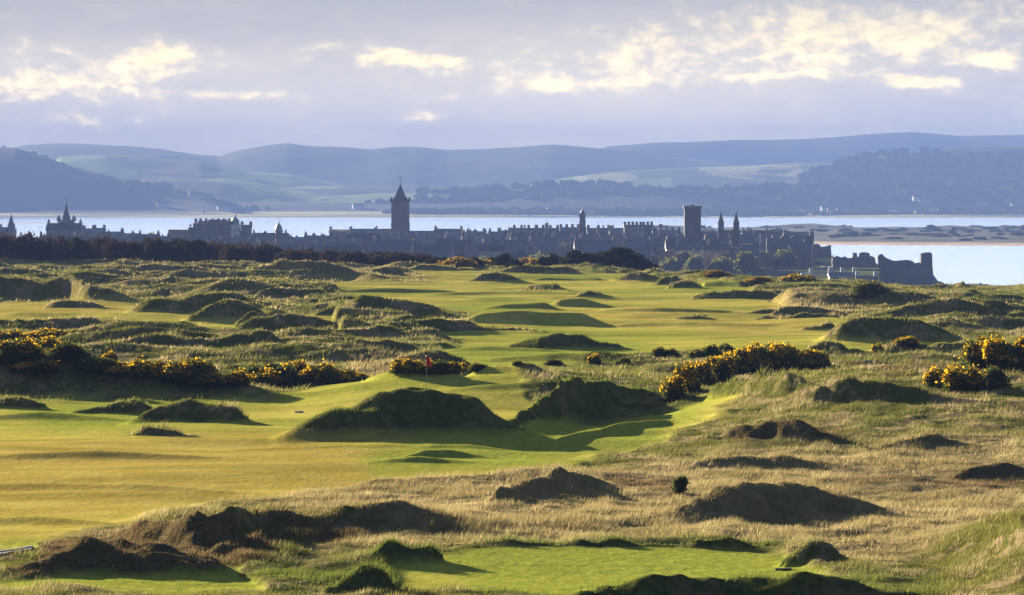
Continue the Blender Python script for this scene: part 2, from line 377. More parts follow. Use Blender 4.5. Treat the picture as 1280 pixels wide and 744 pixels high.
# ---- plan of the ground cover, laid out on the level of the links as a map in view columns and plan rows
MW, MH = 1280, 744
def raster(polys, blur=3):
    m = np.zeros((MH + 120, MW + 640), np.float32)     # margin 320 each side
    yy, xx = np.mgrid[0:MH + 120, 0:MW + 640]; xx = xx - 320
    for P in polys:
        ins = np.zeros(m.shape, bool); n = len(P)
        for i in range(n):
            (x1, y1), (x2, y2) = P[i], P[(i + 1) % n]
            if y1 == y2: continue
            c = ((yy >= min(y1, y2)) & (yy < max(y1, y2))) & (xx < (x2 - x1) * (yy - y1) / (y2 - y1) + x1)
            ins ^= c
        m[ins] = 1
    for ax in (0, 1):
        for _ in range(2):
            m = sum(np.roll(m, j, ax) for j in range(-blur, blur + 1)) / (2 * blur + 1)
    return m
def plan(m, X, Y, wob=1.0):
    Yc = np.maximum(Y, 30); px = 640 + F * X / Yc; py = HOR + F * (EYE - Z0) / Yc
    px = px + wob * 14 * fbm(X / 4, Y / 6, 41, 2) * 150 / Yc * 1.5; py = py + wob * 9 * fbm(X / 3.3, Y / 5, 47, 2) * 150 / Yc * 1.5
    ix = np.clip(px + 320, 0, m.shape[1] - 2); iy = np.clip(py, 0, m.shape[0] - 2)
    x0 = ix.astype(int); y0 = iy.astype(int); fx = ix - x0; fy = iy - y0
    return (m[y0, x0] * (1 - fx) + m[y0, x0 + 1] * fx) * (1 - fy) + (m[y0 + 1, x0] * (1 - fx) + m[y0 + 1, x0 + 1] * fx) * fy
TEE = [(488,744),(498,715),(480,700),(560,690),(640,686),(975,685),(985,700),(1040,722),(900,735),(760,744)]
MOWN = raster([[(-320,498),(150,497),(330,500),(360,490),(440,476),(600,470),(800,468),(808,478),(690,484),(640,494),(680,520),(760,530),(900,505),(960,498),(930,520),(800,560),(700,590),(600,603),(440,607),(280,628),(150,655),(70,680),(40,700),(-320,705)],
               TEE, [(-320,744),(-320,722),(120,724),(300,708),(330,744)],
               [(-320,378),(160,380),(250,396),(330,400),(420,396),(420,422),(240,419),(150,405),(-320,400)],
               [(385,352),(620,350),(760,346),(900,352),(1000,392),(1060,402),(1110,424),(1200,430),(1300,437),(1300,452),(1150,452),(1000,450),(820,446),(700,462),(600,470),(560,462),(540,445),(580,432),(500,408),(560,405),(600,395),(450,376)],
               [(490,340),(580,337),(640,344),(800,341),(820,349),(560,349)]])
LUSH = raster([[(400,500),(620,474),(810,468),(700,484),(560,492)], [(-320,744),(-320,722),(120,724),(420,695),(500,700),(500,744)],
               [(600,760),(1060,760),(1200,740),(1040,715),(980,690),(975,680),(620,682),(560,690)], [(880,350),(1010,356),(1130,372),(1060,380),(900,362)],
               [(1200,365),(1300,362),(1300,400),(1230,395)], [(100,495),(320,500),(200,545),(60,540),(0,515)], [(700,500),(900,510),(960,495),(800,560),(640,590),(480,600),(440,580),(600,550)],
               [(670,405),(760,420),(830,440),(760,462),(650,460)], [(390,440),(640,430),(700,450),(560,470)]], 6)
BROWN = raster([[(30,725),(60,685),(150,668),(360,690),(300,710)], [(740,600),(850,605),(840,620),(770,618)], [(895,560),(1040,556),(1060,566),(920,570)], [(1040,600),(1280,590),(1280,610),(1080,612)],
                [(330,672),(500,668),(420,690)], [(1080,500),(1280,505),(1280,520),(1100,512)]], 5)
STRAW = raster([[(-320,560),(300,545),(620,585),(440,607),(280,628),(150,655),(70,680),(-320,700)],[(-320,380),(160,382),(160,398),(-320,396)],[(900,398),(1050,404),(1000,415),(860,410)],[(660,390),(900,388),(860,402),(700,400)],[(280,628),(440,607),(700,594),(900,580),(1280,560),(1280,640),(1100,720),(980,680),(560,684),(380,700),(520,660)],
                [(640,350),(560,346),(480,346),(400,350),(300,330),(200,322),(300,318),(500,330)], [(950,372),(1100,378),(1050,400),(960,390)], [(130,350),(330,356),(330,366),(150,362)], [(440,440),(520,440),(560,480),(440,480)]], 8)

def links(X, Y, want=False):
    """height of the links and town ground at X,Y"""
    X = np.asarray(X, float); Y = np.asarray(Y, float)
    z = ground1(X, Y); q = np.zeros_like(z); rough = np.zeros_like(z); brown = np.zeros_like(z); green = np.zeros_like(z)
    for r in RIDGES:
        i, h = r.add(X, Y)
        if not len(i): continue
        q[i] += np.maximum(h, 0) ** 2.2
        w = np.clip((h / r.hm - .13 + .10 * fbm(X[i] / 1.7, Y[i] / 2.6, 43, 2)) / .14, 0, 1)
        if r.kind not in 'sf': rough[i] = np.maximum(rough[i], w)
        if r.kind in 'bB': brown[i] = np.maximum(brown[i], w * (1.0 if r.kind == 'B' else .35))
        if r.kind in 'gd': green[i] = np.maximum(green[i], w)
    z = z + q ** (1 / 2.2)
    pm = plan(MOWN, X, Y); mown = pm * (1 - rough); rgh = 1 - mown; wild = (1 - sm(pm * 1.6)) * (1 - .75 * rough)
    far = sm((Y - 750) / 200); rgh = rgh * (1 - far); wild = wild * (1 - far)
    z = z + rgh * (.42 * (.3 + .7 * wild) * np.abs(fbm(X / 9 + .3, Y / 11, 21, 2)) + .22 * fbm(X / 2.6, Y / 3.0, 23, 2) + .46 * rough * sm((420 - Y) / 150) * (np.abs(fbm(X / 1.9, Y / 2.2, 29, 2)) - .2) + (.10 + .10 * rough) * fbm(X / .8, Y / .9, 27, 2) * (1 + .6 * brown))
    z = z + (1 - rgh) * (.14 * fbm(X / 16, Y / 9, 31, 2) + .40 * fbm(X / 24, Y / 7, 33, 2) * sm((Y - 130) / 20) + .018 * fbm(X / 1.3, Y / 1.0, 34, 2))
    # small hummocks and hollows of the unmown ground
    mid = sm((Y - 250) / 90); pxx = 640 + F * X / np.maximum(Y, 30); mid = mid * (1 - .85 * sm((pxx - 1080) / 70) * sm((Y - 470) / 60)) * (1 - .6 * sm((pxx - 860) / 60) * sm((Y - 500) / 60))
    z = z + wild * mid * 3.0 * np.maximum(0, fbm(X / 15 + 5, Y / 9.5, 35, 2) - .04) + wild * (.25 + .75 * mid) * 1.1 * np.maximum(0, fbm(X / 7 + 5, Y / 5, 37, 2))
    z = z + (1 - rgh) * mid * .9 * np.maximum(0, fbm(X / 16 + 9, Y / 15, 39, 2) - .12)
    if want: return z, mown, brown, green
    return z
def on_ground(px, py):
    D = hit_plane(px, py, links, 90, 3200); X = (px - 640) / F * D
    return X, D, float(links(np.array([X]), np.array([D]))[0])
def zat(X, Y): return float(links(np.array([X]), np.array([Y]))[0])

# ------------------------------------------------------------------ materials
def new_mat(name):
    m = bpy.data.materials.new(name); m.use_nodes = True; t = NT(m.node_tree); t.n.clear()
    out = t.node('ShaderNodeOutputMaterial'); return m, t, out
def pos(t): return t.node('ShaderNodeNewGeometry').outputs['Position']
def pbsdf(t, out, color, rough=.9, bump=None, strength=.5, dist=.1, spec=.2):
    b = t.node('ShaderNodeBsdfPrincipled'); t.put(b.inputs['Base Color'], color); t.put(b.inputs['Roughness'], rough)
    b.inputs['Specular IOR Level'].default_value = spec
    if bump is not None:
        n = t.node('ShaderNodeBump'); n.inputs['Strength'].default_value = strength; n.inputs['Distance'].default_value = dist
        t.put(n.inputs['Height'], bump); t.put(b.inputs['Normal'], n.outputs[0])
    t.put(out.inputs[0], b.outputs[0]); return b

def ground_mat():
    m, t, out = new_mat('links_turf'); p = pos(t)
    a = t.attr
    nb = t.noise(p, .045, 4, .6); nm = t.noise(p, .35, 5, .6); nf = t.noise(t.vscale(p, (1.6, 1.0, 1)), 1.6, 6, .65); nx = t.noise(p, 7, 4, .7)
    gold = t.mix(t.ss(nm, .3, .7), (.33, .235, .050), (.40, .30, .08))
    grn = t.mix(t.ss(nf, .3, .7), (.175, .205, .030), (.28, .295, .046))
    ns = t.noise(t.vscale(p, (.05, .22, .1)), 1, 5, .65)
    yg = t.mix(t.ss(nm, .3, .7), (.34, .30, .056), (.45, .39, .085))
    mown = t.mix(t.ss(nb, .38, .62), yg, grn); mown = t.mix(t.math('MULTIPLY', a('straw'), t.math('MULTIPLY', t.ss(nb, .22, .5), .9)), mown, gold)
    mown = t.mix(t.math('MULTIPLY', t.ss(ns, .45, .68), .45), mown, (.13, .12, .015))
    mown = t.mix(a('lush'), mown, grn)
    mown = t.mix(t.math('MULTIPLY', t.ss(nx, .40, .75), .55), mown, (.13, .115, .02))
    straw = t.mix(t.ss(nf, .3, .7), (.20, .15, .07), (.29, .225, .12))
    olive = t.mix(t.ss(nx, .3, .7), (.075, .082, .018), (.130, .130, .032))
    rgh = t.mix(t.ss(t.math('ADD', nm, t.math('MULTIPLY', t.math('SUBTRACT', nf, .5), .6)), .46, .62), olive, straw)
    rgh = t.mix(t.math('MULTIPLY', a('straw'), .65), rgh, straw)
    rgh = t.mix(t.math('MULTIPLY', a('green'), .75), rgh, t.mix(t.ss(nf, .35, .65), (.040, .055, .012), (.095, .105, .025)))
    rgh = t.mix(t.math('MULTIPLY', t.ss(t.math('ADD', t.math('MULTIPLY', a('brown'), .6), nf), .72, 1.0), .9), rgh, t.mix(t.ss(nx, .35, .65), (.060, .045, .022), (.150, .110, .055)))
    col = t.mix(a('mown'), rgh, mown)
    col = t.mix(a('town'), col, t.mix(t.ss(t.noise(p, .02, 4, .6), .4, .65), (.040, .050, .022), (.12, .12, .05)))
    bmp = t.math('MULTIPLY', t.math('ADD', t.math('MULTIPLY', nf, 1.0), t.math('MULTIPLY', nx, .45)), t.math('SUBTRACT', 1.18, a('mown')))
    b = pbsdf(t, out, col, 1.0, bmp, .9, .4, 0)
    return m
def simple(name, c1, c2, scale=1.0, rough=.85, bump=0.0, spec=.2):
    m, t, out = new_mat(name); p = pos(t); n = t.noise(p, scale, 6, .65)
    orn = t.math('ADD', t.math('MULTIPLY', t.node('ShaderNodeObjectInfo').outputs['Random'], 1.1 if name in ('old_sandstone', 'slate_roof', 'weathered_stone', 'buff_render') else 0), .45 if name in ('old_sandstone', 'slate_roof', 'weathered_stone', 'buff_render') else 1)
    cc = t.node('ShaderNodeVectorMath', operation='SCALE'); t.put(cc.inputs[0], t.mix(t.ss(n, .3, .7), c1, c2)); t.put(cc.inputs['Scale'], orn)
    pbsdf(t, out, cc.outputs[0], rough, n if bump else None, .6, bump or .1, spec); return m
def leaf_mat(name, c1, c2, trans=.35, scale=1.2):
    m, t, out = new_mat(name); p = pos(t)
    oi = t.node('ShaderNodeObjectInfo').outputs['Random']
    n = t.noise(p, scale, 3, .6); n2 = t.noise(p, scale * 9, 2, .6)
    c = t.mix(t.ss(n, .3, .7), c1, c2); c = t.mix(t.math('MULTIPLY', n2, .5), c, [v * .55 for v in c1])
    c = t.mix(t.math('MULTIPLY', oi, .3), c, [v * .7 for v in c2])
    d = t.node('ShaderNodeBsdfDiffuse'); t.put(d.inputs[0], c)
    tr = t.node('ShaderNodeBsdfTranslucent'); t.put(tr.inputs[0], t.mix(.5, c, c2))
    mx = t.node('ShaderNodeMixShader'); mx.inputs[0].default_value = trans; t.put(mx.inputs[1], d.outputs[0]); t.put(mx.inputs[2], tr.outputs[0])
    t.put(out.inputs[0], mx.outputs[0]); return m
def grass_mat():
    m, t, out = new_mat('wild_grass'); p = pos(t); k = t.attr('tint')
    nm = t.noise(p, .35, 5, .6)
    st = t.mix(k, (.21, .155, .068), (.44, .355, .19)); ol = t.mix(k, (.075, .08, .016), (.21, .20, .055))
    c = t.mix(t.ss(t.math('ADD', nm, t.math('MULTIPLY', t.math('SUBTRACT', k, .5), .35)), .51, .67), ol, st)
    c = t.mix(t.math('MULTIPLY', t.attr('straw'), .7), c, st)
    c = t.mix(t.math('MULTIPLY', t.attr('green'), .9), c, t.mix(k, (.05, .075, .010), (.14, .17, .03)))
    c = t.mix(t.math('MULTIPLY', t.attr('brown'), .85), c, t.mix(k, (.065, .042, .022), (.19, .125, .065)))
    d = t.node('ShaderNodeBsdfDiffuse'); t.put(d.inputs[0], c)
    tr = t.node('ShaderNodeBsdfTranslucent'); t.put(tr.inputs[0], c)
    mx = t.node('ShaderNodeMixShader'); mx.inputs[0].default_value = .45; t.put(mx.inputs[1], d.outputs[0]); t.put(mx.inputs[2], tr.outputs[0])
    t.put(out.inputs[0], mx.outputs[0]); return m

M = dict(
 ground=ground_mat(), grass=grass_mat(),
 gorse=leaf_mat('gorse_needles', (.034, .052, .015), (.090, .105, .026), .35), flower=leaf_mat('gorse_flowers', (.60, .29, .006), (.85, .50, .015), .45, 3),
 brown_leaf=leaf_mat('bare_twigs', (.030, .023, .017), (.062, .042, .028), .2), dark_leaf=leaf_mat('dark_evergreen', (.018, .026, .012), (.038, .048, .018), .15),
 town_leaf=leaf_mat('town_foliage', (.040, .060, .016), (.15, .15, .035), .4), fern=leaf_mat('orange_scrub', (.12, .075, .018), (.30, .19, .03), .35),
 bark=simple('bark', (.05, .035, .025), (.09, .065, .045), 3),
 stone=simple('old_sandstone', (.10, .085, .07), (.18, .15, .12), .35, .9, .15), dark_stone=simple('weathered_stone', (.055, .05, .045), (.105, .09, .08), .5, .9, .2),
 slate=simple('slate_roof', (.045, .05, .06), (.09, .095, .11), .8, .6), tile=simple('red_pantile', (.14, .075, .05), (.20, .11, .07), .8, .8),
 render=simple('white_harling', (.42, .42, .40), (.55, .55, .52), .5, .85), buff=simple('buff_render', (.28, .23, .17), (.40, .34, .26), .5, .85), glass=simple('window_glass', (.01, .012, .015), (.03, .035, .04), .3, .1, 0, .6),
 lead=simple('lead_dome', (.10, .12, .14), (.18, .20, .22), 1, .45, 0, .5), red=simple('red_flag', (.60, .015, .010), (.75, .03, .015), 2, .7), pole=simple('flag_pole', (.35, .33, .22), (.5, .48, .35), 4, .5),
 tar=simple('tarmac', (.09, .09, .10), (.14, .14, .15), 3, .8), kerb=simple('kerb_stone', (.35, .34, .33), (.5, .49, .47), 4, .8), plank=simple('weathered_plank', (.03, .027, .022), (.07, .06, .05), 6, .8), pale=simple('pale_wood', (.35, .32, .26), (.5, .46, .4), 6, .8),
 rock=simple('shore_rock', (.035, .035, .03), (.09, .08, .065), .15, .9, .5), foam=simple('foam', (.75, .77, .78), (.9, .92, .93), .3, .6),
 )

# ------------------------------------------------------------------ ground sheet of links and town
def grid(us, Ds):
    U, D = np.meshgrid(us, Ds); X = (U * D).ravel(); Y = D.ravel()
    nu, nd = len(us), len(Ds); i = np.arange(nu * nd).reshape(nd, nu)
    return X, Y, np.stack([i[:-1, :-1], i[:-1, 1:], i[1:, 1:], i[1:, :-1]], -1).reshape(-1, 4)
us = np.concatenate([np.linspace(-.9, -.17, 26)[:-1], np.linspace(-.17, -.135, 30)[:-1], np.linspace(-.135, .135, 760), np.linspace(.135, .17, 30)[1:], np.linspace(.17, .9, 26)[1:]])
Ds = [12, 30, 55, 80, 100, 112]
d = 112.0
while d < 760: d += min(.22 + .34 * max(0, (d - 120)) / 300, .62); Ds.append(d)
while d < 3290: d += 5 if d < 1200 else 11; Ds.append(d)
X, Y, Fc = grid(us, np.array(Ds))
Z, mown, brown, green = links(X, Y, True)
def rgb_attrs(X, Y, mown, brown, green):
    return dict(mown=mown * (Y < 760), lush=plan(LUSH, X, Y), brown=np.clip(brown * .8 + plan(BROWN, X, Y) * (1 - mown), 0, 1), straw=plan(STRAW, X, Y) * (Y < 760),
                green=np.clip(green + plan(LUSH, X, Y) * .8, 0, 1), town=sm((Y - 780) / 120))
me = np_mesh('ground', np.stack([X, Y, Z], 1), Fc, rgb_attrs(X, Y, mown, brown, green), smooth=True)
link('ground', me, M['ground'], kind='structure')

# ------------------------------------------------------------------ sea
m, t, out = new_mat('sea_water'); p = pos(t)
w1 = t.noise(t.vscale(p, (.05, .12, 1)), 1, 5, .65); w2 = t.noise(t.vscale(p, (.004, .012, 1)), 1, 4, .6)
b = pbsdf(t, out, t.mix(t.ss(w2, .35, .65), (.02, .05, .07), (.03, .07, .09)), .22, w1, .45, 1.0, 1.0)
SEA = MB().add([(-8900, 900, 0), (8900, 900, 0), (8900, 15500, 0), (-8900, 15500, 0)], [(0, 1, 2, 3)]).build('sea', m, kind='structure')

# ------------------------------------------------------------------ far shore and hills
FARR = []
def farbase(X, Y):
    px = 640 + F * X / Y
    z = np.full(X.shape, -3.0)
    jitter = 160 * fbm(X / 420, Y / 900, 61, 3)
    z += 8.0 * sm((Y + jitter - 7750) / 260)
    # sandy spit with dunes
    near = np.interp(px, [600, 800, 950, 1050, 1280, 1900], [3650, 3600, 3520, 3430, 3350, 3200]); farr = np.interp(px, [560, 700, 800, 950, 1280, 1900], [3900, 4300, 4700, 5050, 5300, 5600])
    sp = sm((Y - near) / 120) * sm((farr - Y) / 150) * sm((px - 640) / 120)
    z += sp * (6.2 + 5.5 * np.maximum(0, fbm(X / 85, Y / 110, 63, 3) + .05) * sm((Y - near - 60) / 160) * 1.2)
    # low sandbank on the left
    z += 3.6 * np.exp(-((px - 10) / 75) ** 4) * np.exp(-((Y - 6350) / 130) ** 2) * 1.05
    return z
def far_ridge(pts, Dc, Lf, Lb, name, nz=.05):
    px = np.array([p[0] for p in pts], float); py = np.array([p[1] for p in pts], float)
    FARR.append((px, py, Dc, Lf, Lb, name, nz))
far_ridge([(-500,200),(-200,190),(0,187),(30,181),(70,179),(110,180),(150,182),(200,186),(245,193),(275,195),(300,188),(330,183),(360,180),(385,183),(420,184),(460,187),(490,184),(520,184),(560,188),(600,187),(640,185),(690,181),(720,183),(765,187),(815,192),(880,200),(1000,214),(1280,240),(1800,250)], 12600, 1800, 700, 'far', .02)
far_ridge([(-500,260),(500,260),(640,215),(760,183),(820,178),(880,176),(960,174),(1025,171),(1090,167),(1140,165),(1200,169),(1280,167),(1500,160),(1900,175)], 14300, 1300, 700, 'far', .02)
far_ridge([(-600,170),(-300,160),(0,182),(20,183),(30,186),(60,195),(90,206),(125,214),(150,221),(200,232),(260,244),(300,262)], 8750, 700, 600, 'moor')
far_ridge([(-400,235),(0,238),(100,232),(150,225),(225,220),(280,221),(325,228),(360,235),(410,241),(480,250)], 9150, 650, 700, 'field')
far_ridge([(40,225),(75,195),(130,193),(200,197),(250,200),(275,206),(310,212),(360,217),(400,225),(430,231),(470,236),(560,250)], 10700, 1100, 700, 'field')
far_ridge([(560,244),(660,232),(700,223),(740,216),(790,211),(850,208),(940,206),(1000,203),(1050,204),(1120,210),(1280,220),(1600,230)], 10900, 1200, 800, 'field')
far_ridge([(960,232),(1030,213),(1060,200),(1100,190),(1150,186),(1200,184),(1280,183),(1500,178),(1900,200)], 9900, 800, 800, 'wood')
far_ridge([(530,248),(560,239),(640,236),(660,231),(720,229),(790,232),(830,240),(900,243)], 9150, 350, 350, 'wood')
far_ridge([(560,252),(640,247),(760,243),(860,238),(980,234),(1100,235),(1280,231),(1800,228)], 8900, 380, 450, 'wood')
far_ridge([(340,252),(400,246),(470,241),(530,240),(600,243),(700,250)], 9000, 500, 500, 'field')
def farland(X, Y, want=False):
    z = farbase(X, Y); px = 640 + F * X / Y; kind = np.zeros_like(z); best = np.zeros_like(z)
    hh = np.zeros_like(z)
    for (a, b_, Dc, Lf, Lb, nm, nz) in FARR:
        yc = np.interp(px, a, b_); top = EYE + (HOR - yc) * Dc / F - 7
        top = np.maximum(top, 0) * (1 + nz * fbm(X / 500, Y / 600, 71 + int(Dc) % 97, 4))
        D = Dc + 500 * fbm(X / 2000, Y * 0 + Dc, 81, 2) * (Lf / 1500)
        t = Y - D; pr = np.where(t < 0, sm(1 + t / Lf), sm(1 - t / Lb)) ** 1.0
        h = top * pr
        kk = {'far': .25, 'moor': .5, 'field': .75, 'wood': 1.0}[nm]
        kind = np.where(h > best, np.where(h > 4, kk, 0), kind); best = np.maximum(best, h)
        hh = np.maximum(hh, h)
    z = z + hh
    big = sm((Y - 8500) / 800)
    z = z + big * 4.0 * fbm(X / 180, Y / 220, 91, 3)
    if want: return z, kind
    return z
us2 = np.concatenate([np.linspace(-.57, -.19, 20)[:-1], np.linspace(-.19, .19, 620), np.linspace(.19, .57, 20)[1:]])
Ds2 = list(np.arange(3300, 5600, 12)) + list(np.arange(5600, 7500, 60)) + list(np.arange(7500, 11000, 22)) + list(np.arange(11000, 15400, 50))
X, Y, Fc = grid(us2, np.array(Ds2)); Z, kd = farland(X, Y, True)
spit = (Y < 6000).astype(float); sand = spit * sm((2.9 - Z) / 1.6) * (Z > -2)
me = np_mesh('far_shore', np.stack([X, Y, Z], 1), Fc, dict(kind_of=kd, sand=sand, spit=spit), smooth=True)
m, t, out = new_mat('far_land'); p = pos(t)
vor = t.node('ShaderNodeTexVoronoi'); t.put(vor.inputs['Vector'], t.vscale(p, (.0042, .0022, 0))); vor.inputs['Scale'].default_value = 1
sp = t.node('ShaderNodeSeparateColor'); t.put(sp.inputs[0], vor.outputs['Color']); rr, gg = sp.outputs[0], sp.outputs[1]
fld = t.mix(t.ss(rr, .30, .34), (.055, .085, .022), (.16, .24, .05)); fld = t.mix(t.ss(rr, .60, .63), fld, (.30, .30, .10)); fld = t.mix(t.ss(rr, .84, .86), fld, (.14, .10, .07))
nz1 = t.noise(t.vscale(p, (.004, .003, .004)), 1, 6, .7); nz2 = t.noise(p, .02, 5, .65)
wood = t.mix(t.ss(nz2, .3, .7), (.012, .020, .010), (.035, .045, .02))
k = t.attr('kind_of')
cf = t.mix(t.ss(nz1, .54, .60), fld, wood)
cw = t.mix(t.ss(nz1, .36, .42), fld, wood)
moor = t.mix(t.ss(nz1, .4, .6), (.022, .022, .016), (.04, .042, .022))
c = t.mix(t.ss(k, .15, .3), cf, moor); c = t.mix(t.ss(k, .55, .7), c, cf); c = t.mix(t.ss(k, .85, .95), c, cw)
flat = t.mix(t.ss(t.noise(t.vscale(p, (.0012, .009, 0)), 1, 4, .6), .47, .53), (.085, .095, .05), (.42, .38, .17))
c = t.mix(t.ss(k, .1, .2), flat, c)
dune = t.mix(t.ss(t.noise(t.vscale(p, (.006, .02, .1)), 1, 5, .7), .50, .72), (.030, .038, .016), (.13, .12, .06))
c = t.mix(t.attr('spit'), c, dune); c = t.mix(t.attr('sand'), c, (.50, .36, .26))
pbsdf(t, out, c, .95, nz2, .6, 6.0, .05)
link('far_hills', me, m, kind='structure')

# ------------------------------------------------------------------ air
hb = MB().box(-9000, 9000, -60, 15600, -5.0, 285)
hz = hb.build('haze', None, kind='stuff', label='thin blue evening haze lying over the bay and the far hills', cat='haze')
m, t, out = new_mat('haze_air'); pv = t.node('ShaderNodeVolumePrincipled')
pv.inputs['Color'].default_value = (.24, .36, .75, 1); pv.inputs['Density'].default_value = 1.18e-4; pv.inputs['Anisotropy'].default_value = -0.25
t.put(out.inputs['Volume'], pv.outputs[0]); hz.data.materials.append(m)

# ------------------------------------------------------------------ wild grass, one mesh of single blades
rng = np.random.default_rng(7)
def blades(n, D0, D1, length, width, um=.14, power=1.0, rim=False):
    """n blades over the unmown ground between two distances; rim: along the crests of the mounds"""
    if rim:
        xs_, ds_ = [], []
        for r in RIDGES:
            if r.kind in 'sf': continue
            m_ = int((r.X[-1] - r.X[0]) * (70 if r.D.mean() < 300 else 36)); a = rng.uniform(r.X[0], r.X[-1], m_)
            xs_.append(a); ds_.append(np.interp(a, r.X, r.D) + rng.normal(.15, .30, m_) * r.hm)
        X = np.concatenate(xs_); D = np.concatenate(ds_); n = len(X); width = .02 + .00012 * D
    else:
        D = D0 * (D1 / D0) ** (rng.random(n) ** power); U = rng.uniform(-um, um, n); X = U * D
    z, mw, br, gr = links(X, D, True)
    clump = np.clip(.55 + 1.3 * fbm(X / 1.1, D / 1.6, 51, 3), .25, 1.5)
    keep = (rng.random(n) > mw * 1.6 - .05) & (rng.random(n) < .25 + clump)
    if rim: width = width[keep]
    X, D, z, mw, br, gr, clump = (q[keep] for q in (X, D, z, mw, br, gr, clump)); n = len(X)
    at = rgb_attrs(X, D, mw, br, gr)
    L = length * clump * rng.uniform(.55, 1.25, n) * (1 - .45 * at['green'] * (1 - at['straw'])) * (1 - .35 * at['brown'])
    w = width * rng.uniform(.6, 1.3, n); a = rng.uniform(0, math.pi, n)
    ca, sa = np.cos(a) * w / 2, np.sin(a) * w / 2
    lx = L * (.35 + .3 * rng.standard_normal(n)); ly = L * .3 * rng.standard_normal(n)
    V = np.empty((n, 3, 3)); V[:, 0] = np.stack([X - ca, D - sa, z - .04], 1); V[:, 1] = np.stack([X + ca, D + sa, z - .04], 1)
    V[:, 2] = np.stack([X + lx, D + ly, z + L * .9], 1)
    tint = np.clip(rng.normal(.45, .22, n) + .5 * fbm(X / 2.3, D / 3, 57, 2), 0, 1)
    A = {k: np.repeat(v, 3) for k, v in at.items() if k in ('straw', 'green', 'brown')}; A['tint'] = np.repeat(tint, 3)
    return V.reshape(-1, 3), A
def grass(name, specs, **k):
    Vs, As = [], []
    for sp_ in specs:
        V, A = blades(*sp_[0], **sp_[1]); Vs.append(V); As.append(A)
    V = np.concatenate(Vs); A = {q: np.concatenate([x[q] for x in As]) for q in As[0]}
    me = np_mesh(name, V, np.arange(len(V)).reshape(-1, 3), A)
    return link(name, me, M['grass'], kind='stuff', **k)
grass('wild_grass', [((680000, 118, 230, .31, .022), {}), ((340000, 230, 400, .38, .055), {}), ((260000, 400, 740, .42, .10), {}), ((0, 0, 0, .42, .045), dict(rim=True))],
      label='windblown straw coloured wild grass covering the rough between the fairways', cat='grass')

# ------------------------------------------------------------------ bushes and trees
def foliage(n, rx, ry, rz, size, seed, clumps=22, up=.0, spiky=1.0, fl=0, z0=.0, flat=.5):
    """leaf sized faces in uneven clumps; returns (leaves mesh, flower mesh)"""
    g = np.random.default_rng(seed)
    ct = g.standard_normal((clumps, 3)); ct /= np.linalg.norm(ct, axis=1)[:, None]; ct[:, 2] = np.abs(ct[:, 2]) * 1.0
    ct *= g.uniform(.45, .82, (clumps, 1)); cr = g.uniform(.22, .42, clumps)
    k = g.integers(0, clumps, n); d = g.standard_normal((n, 3)); d /= np.linalg.norm(d, axis=1)[:, None]
    rr = g.random(n) ** .45 * np.where(g.random(n) < .10, g.uniform(1, 1.5, n), 1)
    P = ct[k] + d * (cr[k] * rr)[:, None]
    P[:, 2] = np.abs(P[:, 2]); P = P * [rx, ry, rz]; P[:, 2] += z0
    def quads(P, size, dirs):
        m_ = len(P); a = g.standard_normal((m_, 3)); a = dirs * 1.2 + a * .8; a /= np.linalg.norm(a, axis=1)[:, None]
        b_ = np.cross(a, g.standard_normal((m_, 3))); b_ /= np.linalg.norm(b_, axis=1)[:, None]
        s_ = size * g.uniform(.6, 1.4, m_)[:, None]
        V = np.empty((m_, 4, 3)); V[:, 0] = P - b_ * s_ * .5; V[:, 1] = P + a * s_ * .1 + b_ * s_ * .0 - a * s_ * .5; V[:, 2] = P + b_ * s_ * .5; V[:, 3] = P + a * s_ * spiky
        return V.reshape(-1, 3), np.arange(m_ * 4).reshape(-1, 4)
    V, Fq = quads(P, size, d + [0, 0, up]); lm = np_mesh('foliage', V, Fq)
    fm = None
    if fl:
        hot = g.random(clumps) < .8; w = hot[k] & (g.random(n) < (.35 + .65 * (fbm(P[:, 0] * 2.4 + 9, P[:, 2] * 2.4 + P[:, 1], seed, 2) > 0))) & (rr > .72) & (d[:, 2] > -.25) & (P[:, 2] > .30 * rz)
        Pf = P[w][:fl] + d[w][:fl] * size * .25; V, Fq = quads(Pf, size * 1.05, d[w][:fl]); fm = np_mesh('flowers', V, Fq)
    return lm, fm
def stems(h, r, n, seed, spread=.5):
    g = random.Random(seed); m = MB()
    for i in range(n):
        a = g.uniform(0, 6.28); q = g.uniform(.1, spread); pr = []
        for k in range(5):
            t = k / 4; pr.append((q * t * h * math.cos(a + t * .5), q * t * h * math.sin(a + t * .5), h * t, r * (1 - .8 * t)))
        vs, fs = [], []
        for k, (x, y, z, rad) in enumerate(pr):
            for j in range(5): vs.append((x + rad * math.cos(j * 1.2566), y + rad * math.sin(j * 1.2566), z))
            if k: fs += [((k - 1) * 5 + j, (k - 1) * 5 + (j + 1) % 5, k * 5 + (j + 1) % 5, k * 5 + j) for j in range(5)]
        m.add(vs, fs)
    return m.mesh('stems')
def gorse_proto(i, fl, n=8500):
    lm, fm = foliage(n, 1.5, 1.3, 1.5, .115, 100 + i, clumps=26 + 4 * i, up=.5, spiky=1.1, fl=fl)
    return lm, fm, stems(1.2, .05, 7, i)
GP = [gorse_proto(0, 2700), gorse_proto(1, 1900), gorse_proto(2, 1000), gorse_proto(3, 200), gorse_proto(4, 4200)]
for lm, fm, sm_ in GP:
    lm.materials.append(M['gorse']); fm.materials.append(M['flower']); sm_.materials.append(M['bark'])
rnd = random.Random(5)
